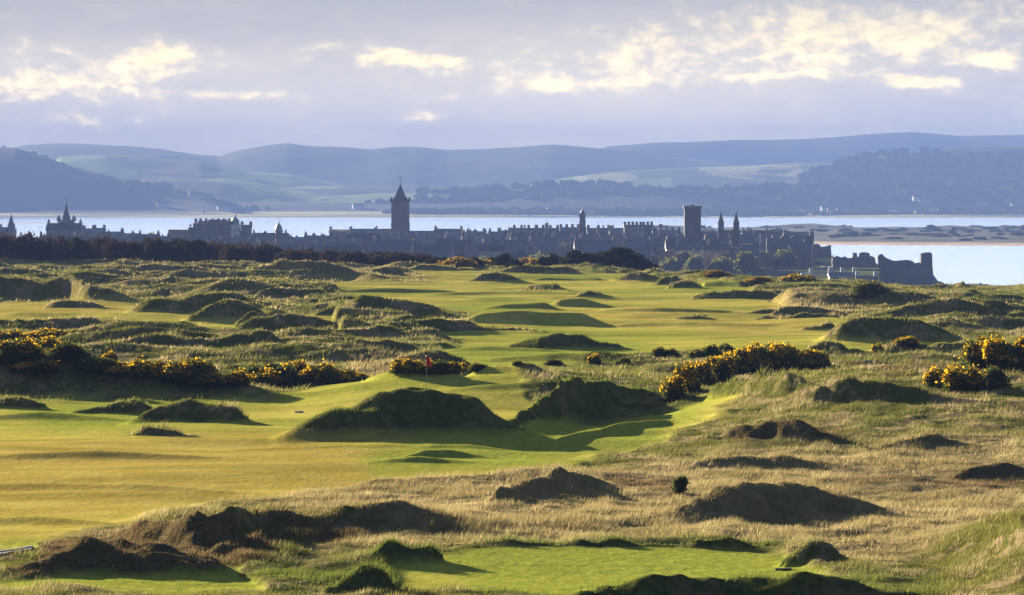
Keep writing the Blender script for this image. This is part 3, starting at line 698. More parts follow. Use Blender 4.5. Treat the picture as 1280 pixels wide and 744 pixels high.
def gorse(px, py, wpx, hpx, kind, label, group=None, pos3=None):
    X, D, z = pos3 or on_ground(px, py)
    r = empty('gorse_bush', (X, D, z - .1), rnd.uniform(0, 6.28), label=label, cat='gorse bush', group=group)
    lm, fm, st = GP[kind]
    link('foliage', lm, None, r); link('flowers', fm, None, r); link('stems', st, None, r)
    w = wpx * D / F / 2.5; h = hpx * D / F / 1.55
    r.scale = (w, w, h); return r
# the long hedge of gorse on the right hillside
HG = 'gorse bushes of the long bright hedge along the hillside crest'
for px, py, w, h, k in [(842,499,32,30,4),(856,493,38,38,1),(874,484,42,38,4),(893,477,44,36,4),(912,471,44,38,0),(930,468,46,38,4),(950,466,46,38,0),(970,465,46,36,4),(990,463,44,34,0),(1008,462,42,34,1),(1022,461,30,28,0)]:
    gorse(px + rnd.uniform(-2, 2), py + rnd.uniform(-2, 1), w * rnd.uniform(.85, 1.2), h * rnd.uniform(.75, 1.08), k, 'golden flowering gorse bush in the long hedge along the crest right of centre', HG)
for px, py, w, h, k, lb in [(1258,462,60,44,0,'large flowering gorse bush cut by the right edge, rearmost of the right hand group'),(1225,458,52,38,1,'flowering gorse bush at the left end of the rear right hand group'),(1285,464,50,44,4,'gorse bush reaching out of the frame at the right edge'),
        (1182,487,48,34,0,'yellow tipped gorse bush at the left end of the front right hand group'),(1208,489,54,36,2,'dark based gorse bush in the middle of the front right hand group'),(1238,486,46,30,3,'nearly flowerless gorse bush at the right end of the front right hand group'),
        (743,455,18,15,4,'small rounded gorse bush in bloom standing alone on the fairway'),(1098,443,16,17,2,'small gorse bush left of the flat yellow topped one, behind the right hillside'),(1133,432,32,14,0,'low flat yellow topped gorse bush on the far side of the right hillside')]:
    gorse(px, py, w, h, k, lb)
for px, py, w, h, lb in [(692,456,24,9,'flat dark bush left of the lone blooming gorse on the fairway'),(780,455,18,10,'small dark bush just right of the lone blooming gorse'),(825,447,20,15,'rounded dark bush, left one of the pair above the hillside hedge'),(840,447,20,13,'lower dark bush, right one of the pair above the hillside hedge'),
        (872,447,26,12,'ragged dark bush behind the left part of the hillside hedge'),(890,446,24,17,'taller ragged dark bush behind the hillside hedge'),(908,440,26,12,'dark bush behind the middle of the hillside hedge'),(935,441,30,9,'low green bush behind the right part of the hillside hedge'),(648,455,14,6,'very low dark shrub left of the flat dark bush')]:
    gorse(px, py, w, h, 3, lb)
LG = 'gorse bushes of the dark thicket on the left'
for px, py, w, h, k in [(8,452,50,34,3),(30,448,44,34,2),(60,446,46,34,2),(88,442,40,30,3),(20,430,50,22,2),(60,426,50,20,1),(45,462,44,26,1),(112,458,42,20,3),(135,462,34,22,3),(140,452,22,18,2),(152,464,34,18,1),(170,466,34,24,0),(186,470,40,26,1),(205,474,44,28,0),
        (228,476,46,34,4),(248,474,46,36,0),(268,478,44,30,2),(292,480,44,28,1),(312,480,46,32,3),(330,482,40,30,2),(352,480,40,30,3),(376,476,46,34,2),(398,478,44,36,1),(418,478,44,32,2),(438,476,38,28,1),(340,462,30,14,3),(300,462,30,14,3),(190,458,44,14,2),(225,462,40,14,1)]:
    gorse(px + rnd.uniform(-5, 5), py + rnd.uniform(-3, 3), w * rnd.uniform(.9, 1.45), h * rnd.uniform(.5, .92), {0: 1, 1: 2, 2: 2, 3: 3, 4: 1}[k], 'gorse bush with yellow tips in the dark thicket at left', LG)
MG = 'gorse bushes behind the red flag'
for px, py, w, h, k in [(500,465,26,18,4),(516,464,26,18,0),(534,465,26,17,2),(551,465,26,16,3),(566,465,24,15,1),(582,464,26,13,2),(598,462,26,10,3)]:
    gorse(px, py, w, h, k, 'gorse bush in the low row directly behind the red flag', MG)
for px, py, w, h, lb in [(1088,368,46,17,'dark brown gorse mound below the ruined castle'),(1000,352,46,11,'long dark gorse mound right of the orange skyline patch')]:
    gorse(px, py, w, h, 2 if 'orange' in lb else 3, lb)

def tree_proto(i, lmat, n=3600, rz=1.0, size=.16):
    lm, _ = foliage(n, 1, 1, rz, size, 300 + i, clumps=20 + 3 * i, z0=.35, spiky=.8); lm.materials.append(lmat)
    tr = stems(1.2, .07, 4, 40 + i, .45); tr.materials.append(M['bark']); return lm, tr
TD = [tree_proto(i, M['dark_leaf']) for i in range(3)]; TB = [tree_proto(i + 5, M['brown_leaf'], 3000, 1.0, .12) for i in range(4)]; TT = [tree_proto(i + 10, M['town_leaf'], 2200) for i in range(3)]
TF = tree_proto(20, M['fern'], 2200)
def tree(name, X, D, z, w, h, proto, label, cat='tree', group=None):
    r = empty(name, (X, D, z - .15), rnd.uniform(0, 6.28), label=label, cat=cat, group=group)
    link('crown', proto[0], None, r); link('trunk', proto[1], None, r)
    r.scale = (w / 2, w / 2, h / 1.4); return r
def tree_px(name, px, py, wpx, hpx, proto, label, cat='tree', group=None):
    X, D, z = on_ground(px, py); return tree(name, X, D, z, wpx * D / F, hpx * D / F, proto, label, cat, group)
# scrub belt behind the links on the left
x = -40
while x < 545:
    D = rnd.uniform(722, 770); X = (x - 640) / F * D
    top = np.interp(x, [-40, 100, 250, 400, 545], [290, 294, 299, 310, 318]) + rnd.uniform(-2, 4)
    z = zat(X, D); h = (EYE - (top - HOR) / F * D) - z
    tree('scrub_tree', X, D, z, rnd.uniform(4.5, 6.5), max(h, 2), TB[rnd.randrange(4)] if rnd.random() < .75 else TD[rnd.randrange(3)],
         'low bare brown scrub tree in the dark belt behind the links at left', group='scrub trees along the far left edge of the links')
    x += rnd.uniform(7, 13)
x = 545
while x < 700:
    D = rnd.uniform(690, 730); X = (x - 640) / F * D; z = zat(X, D); top = rnd.uniform(316, 323); h = EYE - (top - HOR) / F * D - z
    tree('scrub_tree', X, D, z, rnd.uniform(3, 4.5), max(h, 1.5), TD[rnd.randrange(3)] if rnd.random() < .7 else TF,
         'small dark scrub tree in the gapped row between the belt and the big dark trees', group='scrub trees in the gapped row at the far edge')
    x += rnd.uniform(9, 15)
for px, top, w, lb in [(722,311,52,'dark evergreen tree, smallest and leftmost of the clump at the far centre edge'),(752,315,50,'dark evergreen tree between the two taller ones of the far centre clump'),(772,309,76,'tallest dome shaped dark evergreen of the far centre clump'),(795,321,56,'sloping dark evergreen at the right end of the far centre clump')]:
    D = 700.; X = (px - 640) / F * D; z = zat(X, D); tree('evergreen_tree', X, D, z, w * D / F, EYE - (top - HOR) / F * D - z, TD[rnd.randrange(3)], lb)
for px, py, w, h, lb in [(572,336,50,16,'orange brown rounded scrub patch at the far edge, left of the dark evergreens'),(895,345,34,9,'brown scrub patch on the far skyline below the twin turrets'),(950,353,34,9,'orange scrub patch on the far skyline right of the twin turrets')]:
    tree_px('scrub_patch', px, py, w, h, TF, lb, 'scrub')
# the small lone shrub on the near rough
X, D, z = on_ground(853, 617)
r = empty('juniper_shrub', (X, D, z - .03), label='small dark upright shrub standing alone in the near straw coloured grass', cat='shrub')
lm, _ = foliage(620, .42, .38, .72, .085, 77, clumps=9, up=1.4, spiky=2.2); lm.materials.append(M['gorse']); link('foliage', lm, None, r)
st = stems(.6, .03, 4, 9); st.materials.append(M['bark']); link('stems', st, None, r)

# ------------------------------------------------------------------ golf things
def flagstick(px, py, hpx, label, big=True):
    X, D, z = on_ground(px, py); h = hpx * D / F
    r = empty('golf_flag', (X, D, z), label=label, cat='golf flag')
    wr = max(.016, D / F * .10 * 1.0)
    MB().cone(0, 0, -.05, h, wr, wr * .8, 8).build('pole', M['pole'], r)
    MB().lathe(0, 0, [(.02, h), (.035, h + .02), (.02, h + .05)], 8).build('finial', M['pole'], r)
    # cloth: hanging folds, thin solid
    n = 9; vs = []; w, dz = h * .125, h * .26
    for k in range(n):
        t = k / (n - 1); yy = .03 * math.sin(t * 7) * (1 + t)
        for j in range(7):
            q = j / 6; sag = t * t * .14 * h * .9
            vs.append((.01 + t * w * (.85 + .35 * q), yy * (1 + q), h - .01 - sag * .6 - q * dz * (1 - .15 * t)))
    fs = [(k * 7 + j, k * 7 + j + 1, (k + 1) * 7 + j + 1, (k + 1) * 7 + j) for k in range(n - 1) for j in range(6)]
    o = MB().add(vs, fs).build('flag', M['red'], r); mod = o.modifiers.new('thick', 'SOLIDIFY'); mod.thickness = .012
    return r
flagstick(533, 489, 43, 'red flag on a pole standing on the green in the centre left')
flagstick(852, 353, 8, 'tiny red flag on the far green near the skyline')
def small_box(name, px, py, wpx, hpx, dep, mat, label, cat, rz=0):
    X, D, z = on_ground(px, py); w = wpx * D / F / 2; h = hpx * D / F
    r = empty(name, (X, D, z), rz, label=label, cat=cat)
    m = MB(); m.box(-w, w, -dep / 2, dep / 2, .01, .03 + h); m.build('board', mat, r)
    for sx in (-1, 1): MB().box(sx * w * .8 - .03, sx * w * .8 + .03, -.03, .03, -.2, .01).build('peg', mat, r)
small_box('tee_board', 979, 713, 21, 1.6, .10, M['plank'], 'dark weathered board lying near the right end of the tee', 'board', .05)
small_box('marker_board', 374, 516, 11, 1.7, .12, M['pale'], 'small pale board on the fairway left of the big dark mound', 'board')
# the path at the left edge
pts = [(-60, 700), (-20, 694.5), (10, 690), (30, 687), (41, 685)]
P3 = [on_ground(*q) for q in pts]
vs, fs, kv, kf_ = [], [], [], []
for i, (X, D, z) in enumerate(P3):
    zz = z + .03; wd = .9 - .1 * i
    vs += [(X, D - wd, zz), (X, D, zz), (X, D, zz - .5), (X, D - wd, zz - .5)]
    kv += [(X, D + .003, zz - .4), (X, D + .003, zz + .05), (X, D + .14, zz + .05), (X, D + .22, zz - .4)]
    if i:
        a, b_ = (i - 1) * 4, i * 4
        fs += [(a, b_, b_ + 1, a + 1), (a + 1, b_ + 1, b_ + 2, a + 2), (a + 2, b_ + 2, b_ + 3, a + 3), (a + 3, b_ + 3, b_, a)]
fs += [(0, 1, 2, 3), (19, 18, 17, 16)]
MB().add(vs, fs).build('path', M['tar'], kind='structure')
MB().add(kv, fs).build('path_kerb', M['kerb'], kind='structure')

# ------------------------------------------------------------------ the town
def PX(px, D): return (px - 640) / F * D
def PZ(py, D): return EYE - (py - HOR) / F * D
def root(name, px, D, label, cat, group=None):
    X = PX(px, D); z = zat(X, D); return empty(name, (X, D, z), label=label, cat=cat, group=group), z
used = []
def slot(X, D, w, dd=14):
    for (a, b_, c) in used:
        if abs(X - a) < (w + c) / 2 and abs(D - b_) < dd: return False
    used.append((X, D, w)); return True

def wins(root_, xs, zs, y, w, h, mat=None):
    for zz in zs:
        for xx in xs: MB().box(xx - w / 2, xx + w / 2, y - .05, y + .04, zz, zz + h).build('window', mat or M['glass'], root_)

# St Salvator like tower with a short broach spire
D = 2150.; r, z = root('bell_tower', 500.5, D, 'tall square stone tower with parapet and short dark spire, highest in the town', 'tower')
u = D / F; hw = 11 * u; hz_ = PZ(252, D) - z
MB().box(-hw, hw, -hw, hw, 0, hz_).build('shaft', M['dark_stone'], r)
m = MB(); m.box(-hw - .5, hw + .5, -hw - .5, hw + .5, hz_, hz_ + 1.0)
for i in range(7):
    x0 = -hw - .5 + i * (2 * hw + 1) / 6.5
    m.box(x0, x0 + .8, -hw - .5, -hw, hz_ + 1.0, hz_ + 2.0); m.box(x0, x0 + .8, hw, hw + .5, hz_ + 1.0, hz_ + 2.0)
m.build('parapet', M['dark_stone'], r)
for sx in (-1, 1):
    for sy in (-1, 1): MB().box(sx * (hw - .4) - .7, sx * (hw - .4) + .7, sy * (hw - .4) - .7, sy * (hw - .4) + .7, 0, hz_ * .62, .15).build('buttress', M['dark_stone'], r)
hs_ = PZ(229.5, D) - z
s_ = MB().cone(0, 0, hz_ + 1.0, hs_, hw * .80, 0, 8).build('spire', M['slate'], r)
MB().cone(0, 0, hs_ - .3, PZ(221, D) - z, .16, .1, 6).add([], []).build('weather_vane', M['lead'], s_)
MB().box(-1.0, 1.0, -.08, .08, PZ(222.5, D) - z, PZ(222.5, D) - z + .3).build('vane_arrow', M['lead'], s_)
for sx in (-.38, .38): MB().box(sx * hw - .7, sx * hw + .7, -hw - .06, -hw + .05, hz_ * .74, hz_ * .90).build('belfry_opening', M['glass'], r)
MB().box(-.5, .5, -hw - .06, -hw + .05, hz_ * .45, hz_ * .56).build('window', M['glass'], r)
# its chapel
D2 = 2160.; r, z = root('chapel', 463, D2, 'long dark chapel roof adjoining the tallest tower on its left', 'chapel')
w = 24 * D2 / F; h1 = PZ(297, D2) - z; h2 = PZ(286, D2) - z
MB().box(-w, w, -5, 5, 0, h1).build('wall', M['stone'], r); MB().gable(-w - .3, w + .3, -5.4, 5.4, h1, h2).build('roof', M['slate'], r)
wins(r, [(-.8 + .32 * i) * w for i in range(6)], [h1 * .35], -5, 1.5, h1 * .5)

# left hand church: square tower with pinnacles and spire
D = 2250.; r, z = root('church_tower', 83, D, 'square church tower with corner pinnacles and a tall spire at far left', 'church tower')
u = D / F; hw = 9.5 * u; h1 = PZ(277, D) - z
MB().box(-hw, hw, -hw, hw, 0, h1).build('shaft', M['stone'], r); MB().box(-hw - .5, hw + .5, -hw - .5, hw + .5, h1, h1 + .9).build('parapet', M['stone'], r)
for sx in (-1, 1):
    for sy in (-1, 1): MB().cone(sx * hw, sy * hw, h1 + .9, h1 + 3.6, .9, 0, 6).build('pinnacle', M['stone'], r)
s_ = MB().cone(0, 0, h1 + .9, PZ(254, D) - z, hw * .62, 0, 8).build('spire', M['slate'], r); MB().cone(0, 0, PZ(254.6, D) - z, PZ(248.5, D) - z, .15, .1, 6).build('finial', M['lead'], s_)
MB().box(-.6, .6, -.06, .06, PZ(250, D) - z, PZ(250, D) - z + .4).build('vane', M['lead'], s_)
for sx in (-.35, .35): MB().box(sx * hw - .6, sx * hw + .6, -hw - .06, -hw + .05, h1 * .7, h1 * .86).build('belfry_opening', M['glass'], r)
# tiny spire far left
D = 2300.; r, z = root('church_spire', 14, D, 'thin small spire poking up at the far left edge of the town', 'church')
MB().box(-2.6, 2.6, -2.6, 2.6, 0, PZ(286, D) - z).build('shaft', M['stone'], r); MB().cone(0, 0, PZ(286, D) - z, PZ(267, D) - z, 2.4, 0, 8).build('spire', M['slate'], r)

def hall(px0, px1, ytop, yw, D, label, name='house', cat='house', mat='stone', roof='slate', dep=11, chim=2, wn=4, flatroof=False):
    r, z = root(name, (px0 + px1) / 2, D, label, cat); w = (px1 - px0) / 2 * D / F; h1 = PZ(yw, D) - z; h2 = PZ(ytop, D) - z
    used.append((PX((px0 + px1) / 2, D), D, 2 * w))
    MB().box(-w, w, -dep / 2, dep / 2, 0, h1).build('wall', M[mat], r)
    if flatroof:
        rf = MB().box(-w - .25, w + .25, -dep / 2 - .25, dep / 2 + .25, h1, h2).build('roof', M[roof], r)
    else: rf = MB().gable(-w - .3, w + .3, -dep / 2 - .3, dep / 2 + .3, h1, h2).build('roof', M[roof], r)
    for c in range(chim):
        xx = (-.9 + 1.8 * c / max(1, chim - 1)) * w if chim > 1 else .5 * w
        MB().box(xx - .7, xx + .7, -.5, .5, h2 - 1.6, h2 + 1.6).build('chimney', M[mat], rf)
    wins(r, [(-.75 + 1.5 * i / max(1, wn - 1)) * w for i in range(wn)], [h1 * .62, h1 * .82] if h1 > 8 else [h1 * .5], -dep / 2, 1.0, 1.4)
    return r
hall(0, 18, 284, 290, 2290, 'gabled house roof below the thin spire at the far left edge')
hall(60, 74, 287, 290, 2260, 'short gabled roof touching the left side of the spired church tower')
hall(93, 118, 285.5, 290, 2262, 'long roof running right from the spired church tower', chim=3)
hall(118, 131, 285, 291, 2240, 'lower roofed house ending the roofline right of the spired church tower')
# the big hotel, stepped
D = 2100.; r, z = root('grand_hotel', 266, D, 'bulky stepped hotel block with flat skyline left of the pale domed turret', 'hotel')
for i, (a, b_, yt) in enumerate([(212, 237, 287), (237, 243, 284), (243, 249, 279), (249, 262, 276), (262, 283, 274.5), (283, 290, 277)]):
    MB().box(PX(a, D) - PX(266, D), PX(b_, D) - PX(266, D) - .02, -8 - i * .3, 8 + i * .3, 0, PZ(yt, D) - z).build('wing', M['stone'], r)
for a in (245, 251, 258, 266, 273, 280, 287):
    MB().box(PX(a, D) - PX(266, D) - .6, PX(a, D) - PX(266, D) + .6, -2, 0, PZ(280, D) - z, PZ(273, D) - z).build('chimney', M['stone'], r)
for a in range(240, 290, 5):
    for yy in (283, 288, 293, 298): MB().box(PX(a, D) - PX(266, D) - .5, PX(a, D) - PX(266, D) + .5, -9.9, -9.3, PZ(yy, D) - z, PZ(yy, D) - z + 1.1).build('window', M['glass'], r)
D = 2095.; r, z = root('domed_turret_house', 294, D, 'pale building with a lead dome and lantern beside the stepped hotel', 'building')
MB().box(-3.0, 3.4, -4, 4, 0, PZ(281, D) - z).build('wall', M['render'], r)
zt = PZ(281, D) - z
MB().lathe(0, 0, [(2.1, zt), (2.1, zt + 1.2), (1.95, zt + 2.0), (1.4, zt + 3.0), (.5, zt + 3.6), (.45, zt + 4.6), (.05, zt + 5.2)], 14).build('dome', M['lead'], r)
MB().cone(0, 0, zt + 5.1, PZ(265, D) - z, .12, .08, 6).build('finial', M['lead'], r)
wins(r, [-2, 0, 2], [zt * .6, zt * .8], -4, .9, 1.4)
hall(302, 314, 281, 285, 2100, 'square stone block right of the pale domed turret', mat='stone', flatroof=True, chim=2)
# cupola tower
D = 1980.; r, z = root('cupola_tower', 348.5, D, 'round tower with a ribbed dome and thin finial, alone above the trees', 'tower')
u = D / F; zt = PZ(290, D) - z
MB().cone(0, 0, 0, zt, 4.6 * u, 4.4 * u, 16).build('drum', M['stone'], r)
MB().cone(0, 0, zt, zt + .5, 5.3 * u, 5.3 * u, 16).build('cornice', M['stone'], r)
MB().lathe(0, 0, [(4.9 * u, zt + .5), (4.8 * u, zt + 1.2), (4.0 * u, zt + 2.4), (2.4 * u, zt + 3.3), (.9 * u, zt + 3.8), (.8 * u, zt + 4.6), (.1, zt + 5.0)], 16).build('dome', M['lead'], r)
MB().cone(0, 0, zt + 4.9, PZ(270, D) - z, .12, .07, 6).build('finial', M['lead'], r)
for k in range(4):
    a = -math.pi / 2 + (k - 1.5) * .5; MB().box(4.55 * u * math.cos(a) - .35, 4.55 * u * math.cos(a) + .35, 4.55 * u * math.sin(a) - .2, 4.55 * u * math.sin(a) + .2, zt - 3.2, zt - 1.0).build('window', M['glass'], r)
hall(412, 440, 287, 290, 2200, 'low house with a rusty red tiled roof left of the chapel', roof='tile', mat='buff')
# town hall like clock tower, town centre
D = 2200.; r, z = root('church_steeple', 728, D, 'slim dark octagonal steeple with a belfry and pointed cap above the town centre', 'steeple')
u = D / F; z1 = PZ(284, D) - z; z2 = PZ(270, D) - z
MB().box(-5 * u, 5 * u, -5 * u, 5 * u, 0, z1).build('tower_base', M['dark_stone'], r); MB().cone(0, 0, z1, z2, 4.5 * u, 3.9 * u, 8).build('octagon', M['dark_stone'], r)
MB().cone(0, 0, z2, z2 + .8, 4.9 * u, 4.9 * u, 8).build('gallery', M['dark_stone'], r); MB().cone(0, 0, z2 + .8, PZ(266, D) - z, 3.3 * u, 2.8 * u, 8).build('lantern', M['dark_stone'], r)
s_ = MB().lathe(0, 0, [(3.1 * u, PZ(266, D) - z), (2.3 * u, PZ(264.6, D) - z), (1.0 * u, PZ(262.5, D) - z), (.1, PZ(259, D) - z)], 8).build('cap', M['slate'], r)
MB().cone(0, 0, PZ(259.3, D) - z, PZ(256.5, D) - z, .13, .08, 6).build('finial', M['lead'], s_)
for a in (-2.2, -1.57, -.94): MB().box(4.15 * u * math.cos(a) - .3, 4.15 * u * math.cos(a) + .3, 4.15 * u * math.sin(a) - .25, 4.15 * u * math.sin(a) + .25, z2 - 3, z2 - 1).build('belfry_opening', M['glass'], r)
D = 2230.
def turret(px, yt, wpx, D, label, cap=True, mat='stone'):
    r, z = root('turret', px, D, label, 'turret'); u = D / F; w = wpx / 2 * u; h = PZ(yt, D) - z
    MB().box(-w, w, -w, w, 0, h - (w * 1.2 if cap else 0)).build('shaft', M[mat], r)
    if cap: MB().cone(0, 0, h - w * 1.2, h, w * 1.5, 0, 4, rot=math.pi / 4).build('cap', M['slate'], r)
    else: MB().box(-w - .2, w + .2, -w - .2, w + .2, h - .02, h + .5).build('coping', M[mat], r)
turret(683.5, 277.5, 4.6, 2230, 'small square turret with a pyramid cap left of the slim steeple')
turret(656, 280.5, 2.2, 2250, 'thin pointed turret on the roofline well left of the slim steeple'); turret(671.5, 280.5, 2.4, 2240, 'thin pointed turret just left of the pyramid capped turret')
turret(646, 284, 3.5, 2235, 'pointed gable turret at the left end of the central roofline'); turret(716, 281, 2, 2210, 'needle like pinnacle touching the left of the slim steeple')
turret(747, 283, 3.6, 2220, 'short pointed turret right of the slim steeple'); turret(765, 283, 4.6, 2210, 'plain square chimney tower midway between steeple and castle like blocks', False)
turret(825.5, 281.5, 3.6, 2100, 'narrow square tower just left of the tall plain tower', False); turret(845, 286.5, 2.2, 2110, 'tiny pinnacle touching the left side of the tall plain tower')
turret(563, 286, 2, 2300, 'small needle spire on a church roof right of the tallest tower'); turret(604.5, 286.5, 2, 2300, 'lone thin chimney on the roofline right of the small needle spire', False)
hall(555, 577, 291, 295, 2290, 'church roof under the small needle spire', wn=3, chim=0)
hall(640, 700, 285, 290, 2260, 'long low terrace forming the central roofline left of the slim steeple', chim=7, wn=10)
hall(700, 724, 284, 288, 2240, 'roof range running up to the left side of the slim steeple', chim=4); hall(734, 762, 285, 290, 2245, 'roof range running right from the slim steeple', chim=3)
hall(762, 800, 287, 292, 2200, 'low flat terrace between the chimney tower and the castle like blocks', chim=3, wn=7)
hall(780, 802, 281, 283, 2190, 'castle like flat topped block, left one of two above the town', flatroof=True, chim=5, wn=5); hall(804, 815, 281, 283, 2192, 'castle like flat topped block, right one of two above the town', flatroof=True, chim=3, wn=3)
hall(816, 850, 288, 293, 2130, 'low terrace running up to the tall plain tower', chim=5, wn=7); hall(950, 1004, 303, 312, 1980, 'long ruined range right of the twin turrets', roof='slate', chim=4, wn=8)

# the plain tall tower
D = 1900.; r, z = root('square_tower', 865.5, D, 'tall plain square stone tower with a flat overhanging parapet, left of the twin turrets', 'tower')
u = D / F; hw = 10.2 * u; h1 = PZ(260.5, D) - z
MB().box(-hw, hw, -hw, hw, 0, h1).build('shaft', M['dark_stone'], r)
m = MB(); m.box(-hw - .45, hw + .45, -hw - .45, hw + .45, h1, h1 + 1.1)
m.build('parapet', M['dark_stone'], r); MB().gable(-1.1, 1.1, -1, 1, h1 + 1.1, h1 + 1.9, 'y').build('stair_cap', M['dark_stone'], r)
for zz in (.55, .80): MB().box(-.45, .45, -hw - .05, -hw + .04, h1 * zz, h1 * zz + 2.4).build('window', M['glass'], r)
MB().box(-hw - .15, hw + .15, -hw - .15, hw + .15, h1 * .66, h1 * .66 + .4).build('string_course', M['dark_stone'], r)
# twin turreted gable
D = 1910.; r, z = root('ruined_gable', 910.5, D, 'ruined cathedral gable with two matching pointed turrets and an arched window gap', 'ruin')
u = D / F
for px in (901.2, 920.3):
    X0 = PX(px, D) - PX(910.5, D); zb = PZ(279.5, D) - z
    t_ = MB().cone(X0, 0, 0, zb, 4.3 * u, 3.9 * u, 8).build('turret', M['dark_stone'], r)
    MB().cone(X0, 0, zb, zb + .6, 4.4 * u, 4.4 * u, 8).build('cornice', M['dark_stone'], t_)
    MB().cone(X0, 0, zb + .6, PZ(264.3, D) - z, 3.7 * u, 0, 8).build('spire', M['dark_stone'], t_)
m = MB(); zt = PZ(287.5, D) - z; wi = 5.6 * u
# gable wall between, with an arched opening
ar = [(1.5 * u * math.cos(math.pi - k * math.pi / 8), PZ(293, D) - z + 1.9 * u * math.sin(k * math.pi / 8)) for k in range(9)]
zl = PZ(297, D) - z
m.extrude([(-wi, 0), (wi, 0), (wi, zl), (-wi, zl)], -.9, .9)
m.extrude([(-wi, zl + .003), (-1.5 * u, zl + .003), (-1.5 * u, ar[0][1])] + ar[1:5] + [(0, zt), (-wi, zt)], -.9, .9)
m.extrude([(wi, zl + .003), (wi, zt), (0.003, zt)] + [(x + .003, z_) for x, z_ in ar[4:8]] + [(1.5 * u, ar[8][1]), (1.5 * u, zl + .003)], -.9, .9)
m.build('gable_wall', M['dark_stone'], r)
# long low precinct wall right of it
r, z = root('precinct_wall', 965, 1890., 'long straight stone precinct wall below the twin turrets', 'wall')
m = MB(); X0 = -45 * 1890 / F; n = 18
for i in range(n):
    a = X0 + i * 90 * 1890 / F / n; m.box(a, a + 90 * 1890 / F / n - .003, -.5, .5, -2, 5.0 + (i % 3 == 0) * .5)
m.build('wall_courses', M['dark_stone'], r)
for i in (0, 6, 12, 17): MB().cone(X0 + (i + .5) * 90 * 1890 / F / n, 0, -2, 6.6, 2.0, 1.9, 10).build('round_tower', M['dark_stone'], r)
# broken ruins between cathedral and castle
D = 1930.; r, z = root('ruined_range', 985, D, 'jagged roofless ruin with stepped wall tops between turrets and castle', 'ruin')
pts = [(958,318),(958,298),(964,297.5),(966,294.5),(970,296),(974,299),(977,296),(980,292.5),(984,296),(988,298),(991,294.5),(995,297),(1000,299),(1003,306),(1006,318)]
MB().extrude([(PX(a, D) - PX(985, D), PZ(b_, D) - z) for a, b_ in pts][::-1], -1.2, 1.2).build('wall', M['dark_stone'], r)
D = 1925.; r, z = root('ruined_range', 1022, D, 'low broken ruin joining the jagged ruin to the castle', 'ruin')
pts = [(1004,322),(1005,307),(1010,305.5),(1016,306),(1020,304.5),(1024,306),(1026,309),(1032,308),(1038,306),(1039,322)]
MB().extrude([(PX(a, D) - PX(1022, D), PZ(b_, D) - z) for a, b_ in pts][::-1], -2.5, 2.5).build('wall', M['dark_stone'], r)

# castle ruin on its cliff
D = 1880.
def outline(r, name, pts, D, px0, z, dep, mat='dark_stone', seed=0, y0=0):
    g = random.Random(seed); q = []
    for i in range(len(pts)):
        a, b_ = pts[i], pts[(i + 1) % len(pts)]; n = max(1, int(math.hypot(b_[0] - a[0], b_[1] - a[1]) / 2.2))
        for k in range(n):
            t = k / n; q.append((a[0] + (b_[0] - a[0]) * t + g.uniform(-.35, .35), a[1] + (b_[1] - a[1]) * t + g.uniform(-.35, .35)))
    return MB().extrude([(PX(a, D) - PX(px0, D), PZ(b_, D) - z) for a, b_ in q][::-1], y0 - dep / 2, y0 + dep / 2).build(name, M[mat], r)
r = empty('castle_ruin', (PX(1115, D), D, 10.), label='dark ruined castle walls with a broken tower at the right end above the bay', cat='castle'); z = 10.
outline(r, 'curtain_wall', [(1040,345),(1040,322),(1046,320),(1052,322),(1056,320.5),(1060,323),(1065,322),(1065.6,316.5),(1070,315.5),(1071.5,321),(1073,321),(1074.5,316.5),(1079,315),(1086,316),(1087.5,320),(1093,321.5),(1094,328),(1096.5,331),(1097,345)], D, 1115, z, 3.5, seed=1)
outline(r, 'seaward_wall', [(1097.3,345),(1097.3,320),(1099,318),(1103,317.5),(1105,321),(1111,324),(1118,326),(1126,325.5),(1133,324.5),(1140,326),(1143,329),(1150,328.5),(1150,345)], D, 1115, z, 3.0, seed=2)
outline(r, 'corner_tower', [(1150.3,345),(1150.3,318),(1152,316.5),(1156,315.5),(1161,315),(1164,316.5),(1164.6,330),(1165.5,345)], D, 1115, z, 7.0, seed=3)
for a, b_ in [(1078,325),(1084,327),(1112,331),(1124,332),(1136,333),(1157,324)]: MB().box(PX(a, D) - PX(1115, D) - .4, PX(a, D) - PX(1115, D) + .4, -3.6, -1.4, PZ(b_, D) - z, PZ(b_, D) - z + 1.2).build('window', M['glass'], r)
# cliff below
nx, nz_ = 150, 26; vs, fs = [], []
px = np.linspace(1030, 1182, nx); topy = np.interp(px, [1030, 1060, 1100, 1150, 1166, 1170, 1174, 1182], [334, 334, 335, 334, 339, 346, 351, 354])
for j in range(nz_):
    t = j / (nz_ - 1)
    for i in range(nx):
        zt = EYE - (topy[i] - HOR) / F * 1875.; zz = -2 + (zt + 2) * min(1, t / .75)
        yy = 1868 + 7 * min(1, t / .75) + (0 if t < .75 else (t - .75) / .25 * 22) + 3.2 * float(fbm(np.array([px[i] / 9.]), np.array([zz / 5.]), 3, 3)[0])
        vs.append((PX(px[i], 1870.), yy, zz + .5 * float(vn(np.array([px[i] / 3.]), np.array([t * 9]), 5)[0])))
fs = [(j * nx + i, j * nx + i + 1, (j + 1) * nx + i + 1, (j + 1) * nx + i) for j in range(nz_ - 1) for i in range(nx - 1)]
MB().add(vs, fs).build('sea_cliff', M['rock'], kind='structure')
# white cottages below the castle
hall(1036, 1070, 340, 345, 1500, 'long white house with small windows below the left part of the castle', mat='render', chim=3, wn=6, dep=8)
hall(1070.5, 1096, 345, 349, 1490, 'lower white terrace to the right of the long white house', mat='render', chim=2, wn=4, dep=8, roof='slate'); hall(1002, 1018, 341, 346, 1500, 'small white roofed cottage left of the long white house', mat='render', roof='render', chim=1, wn=2, dep=8)

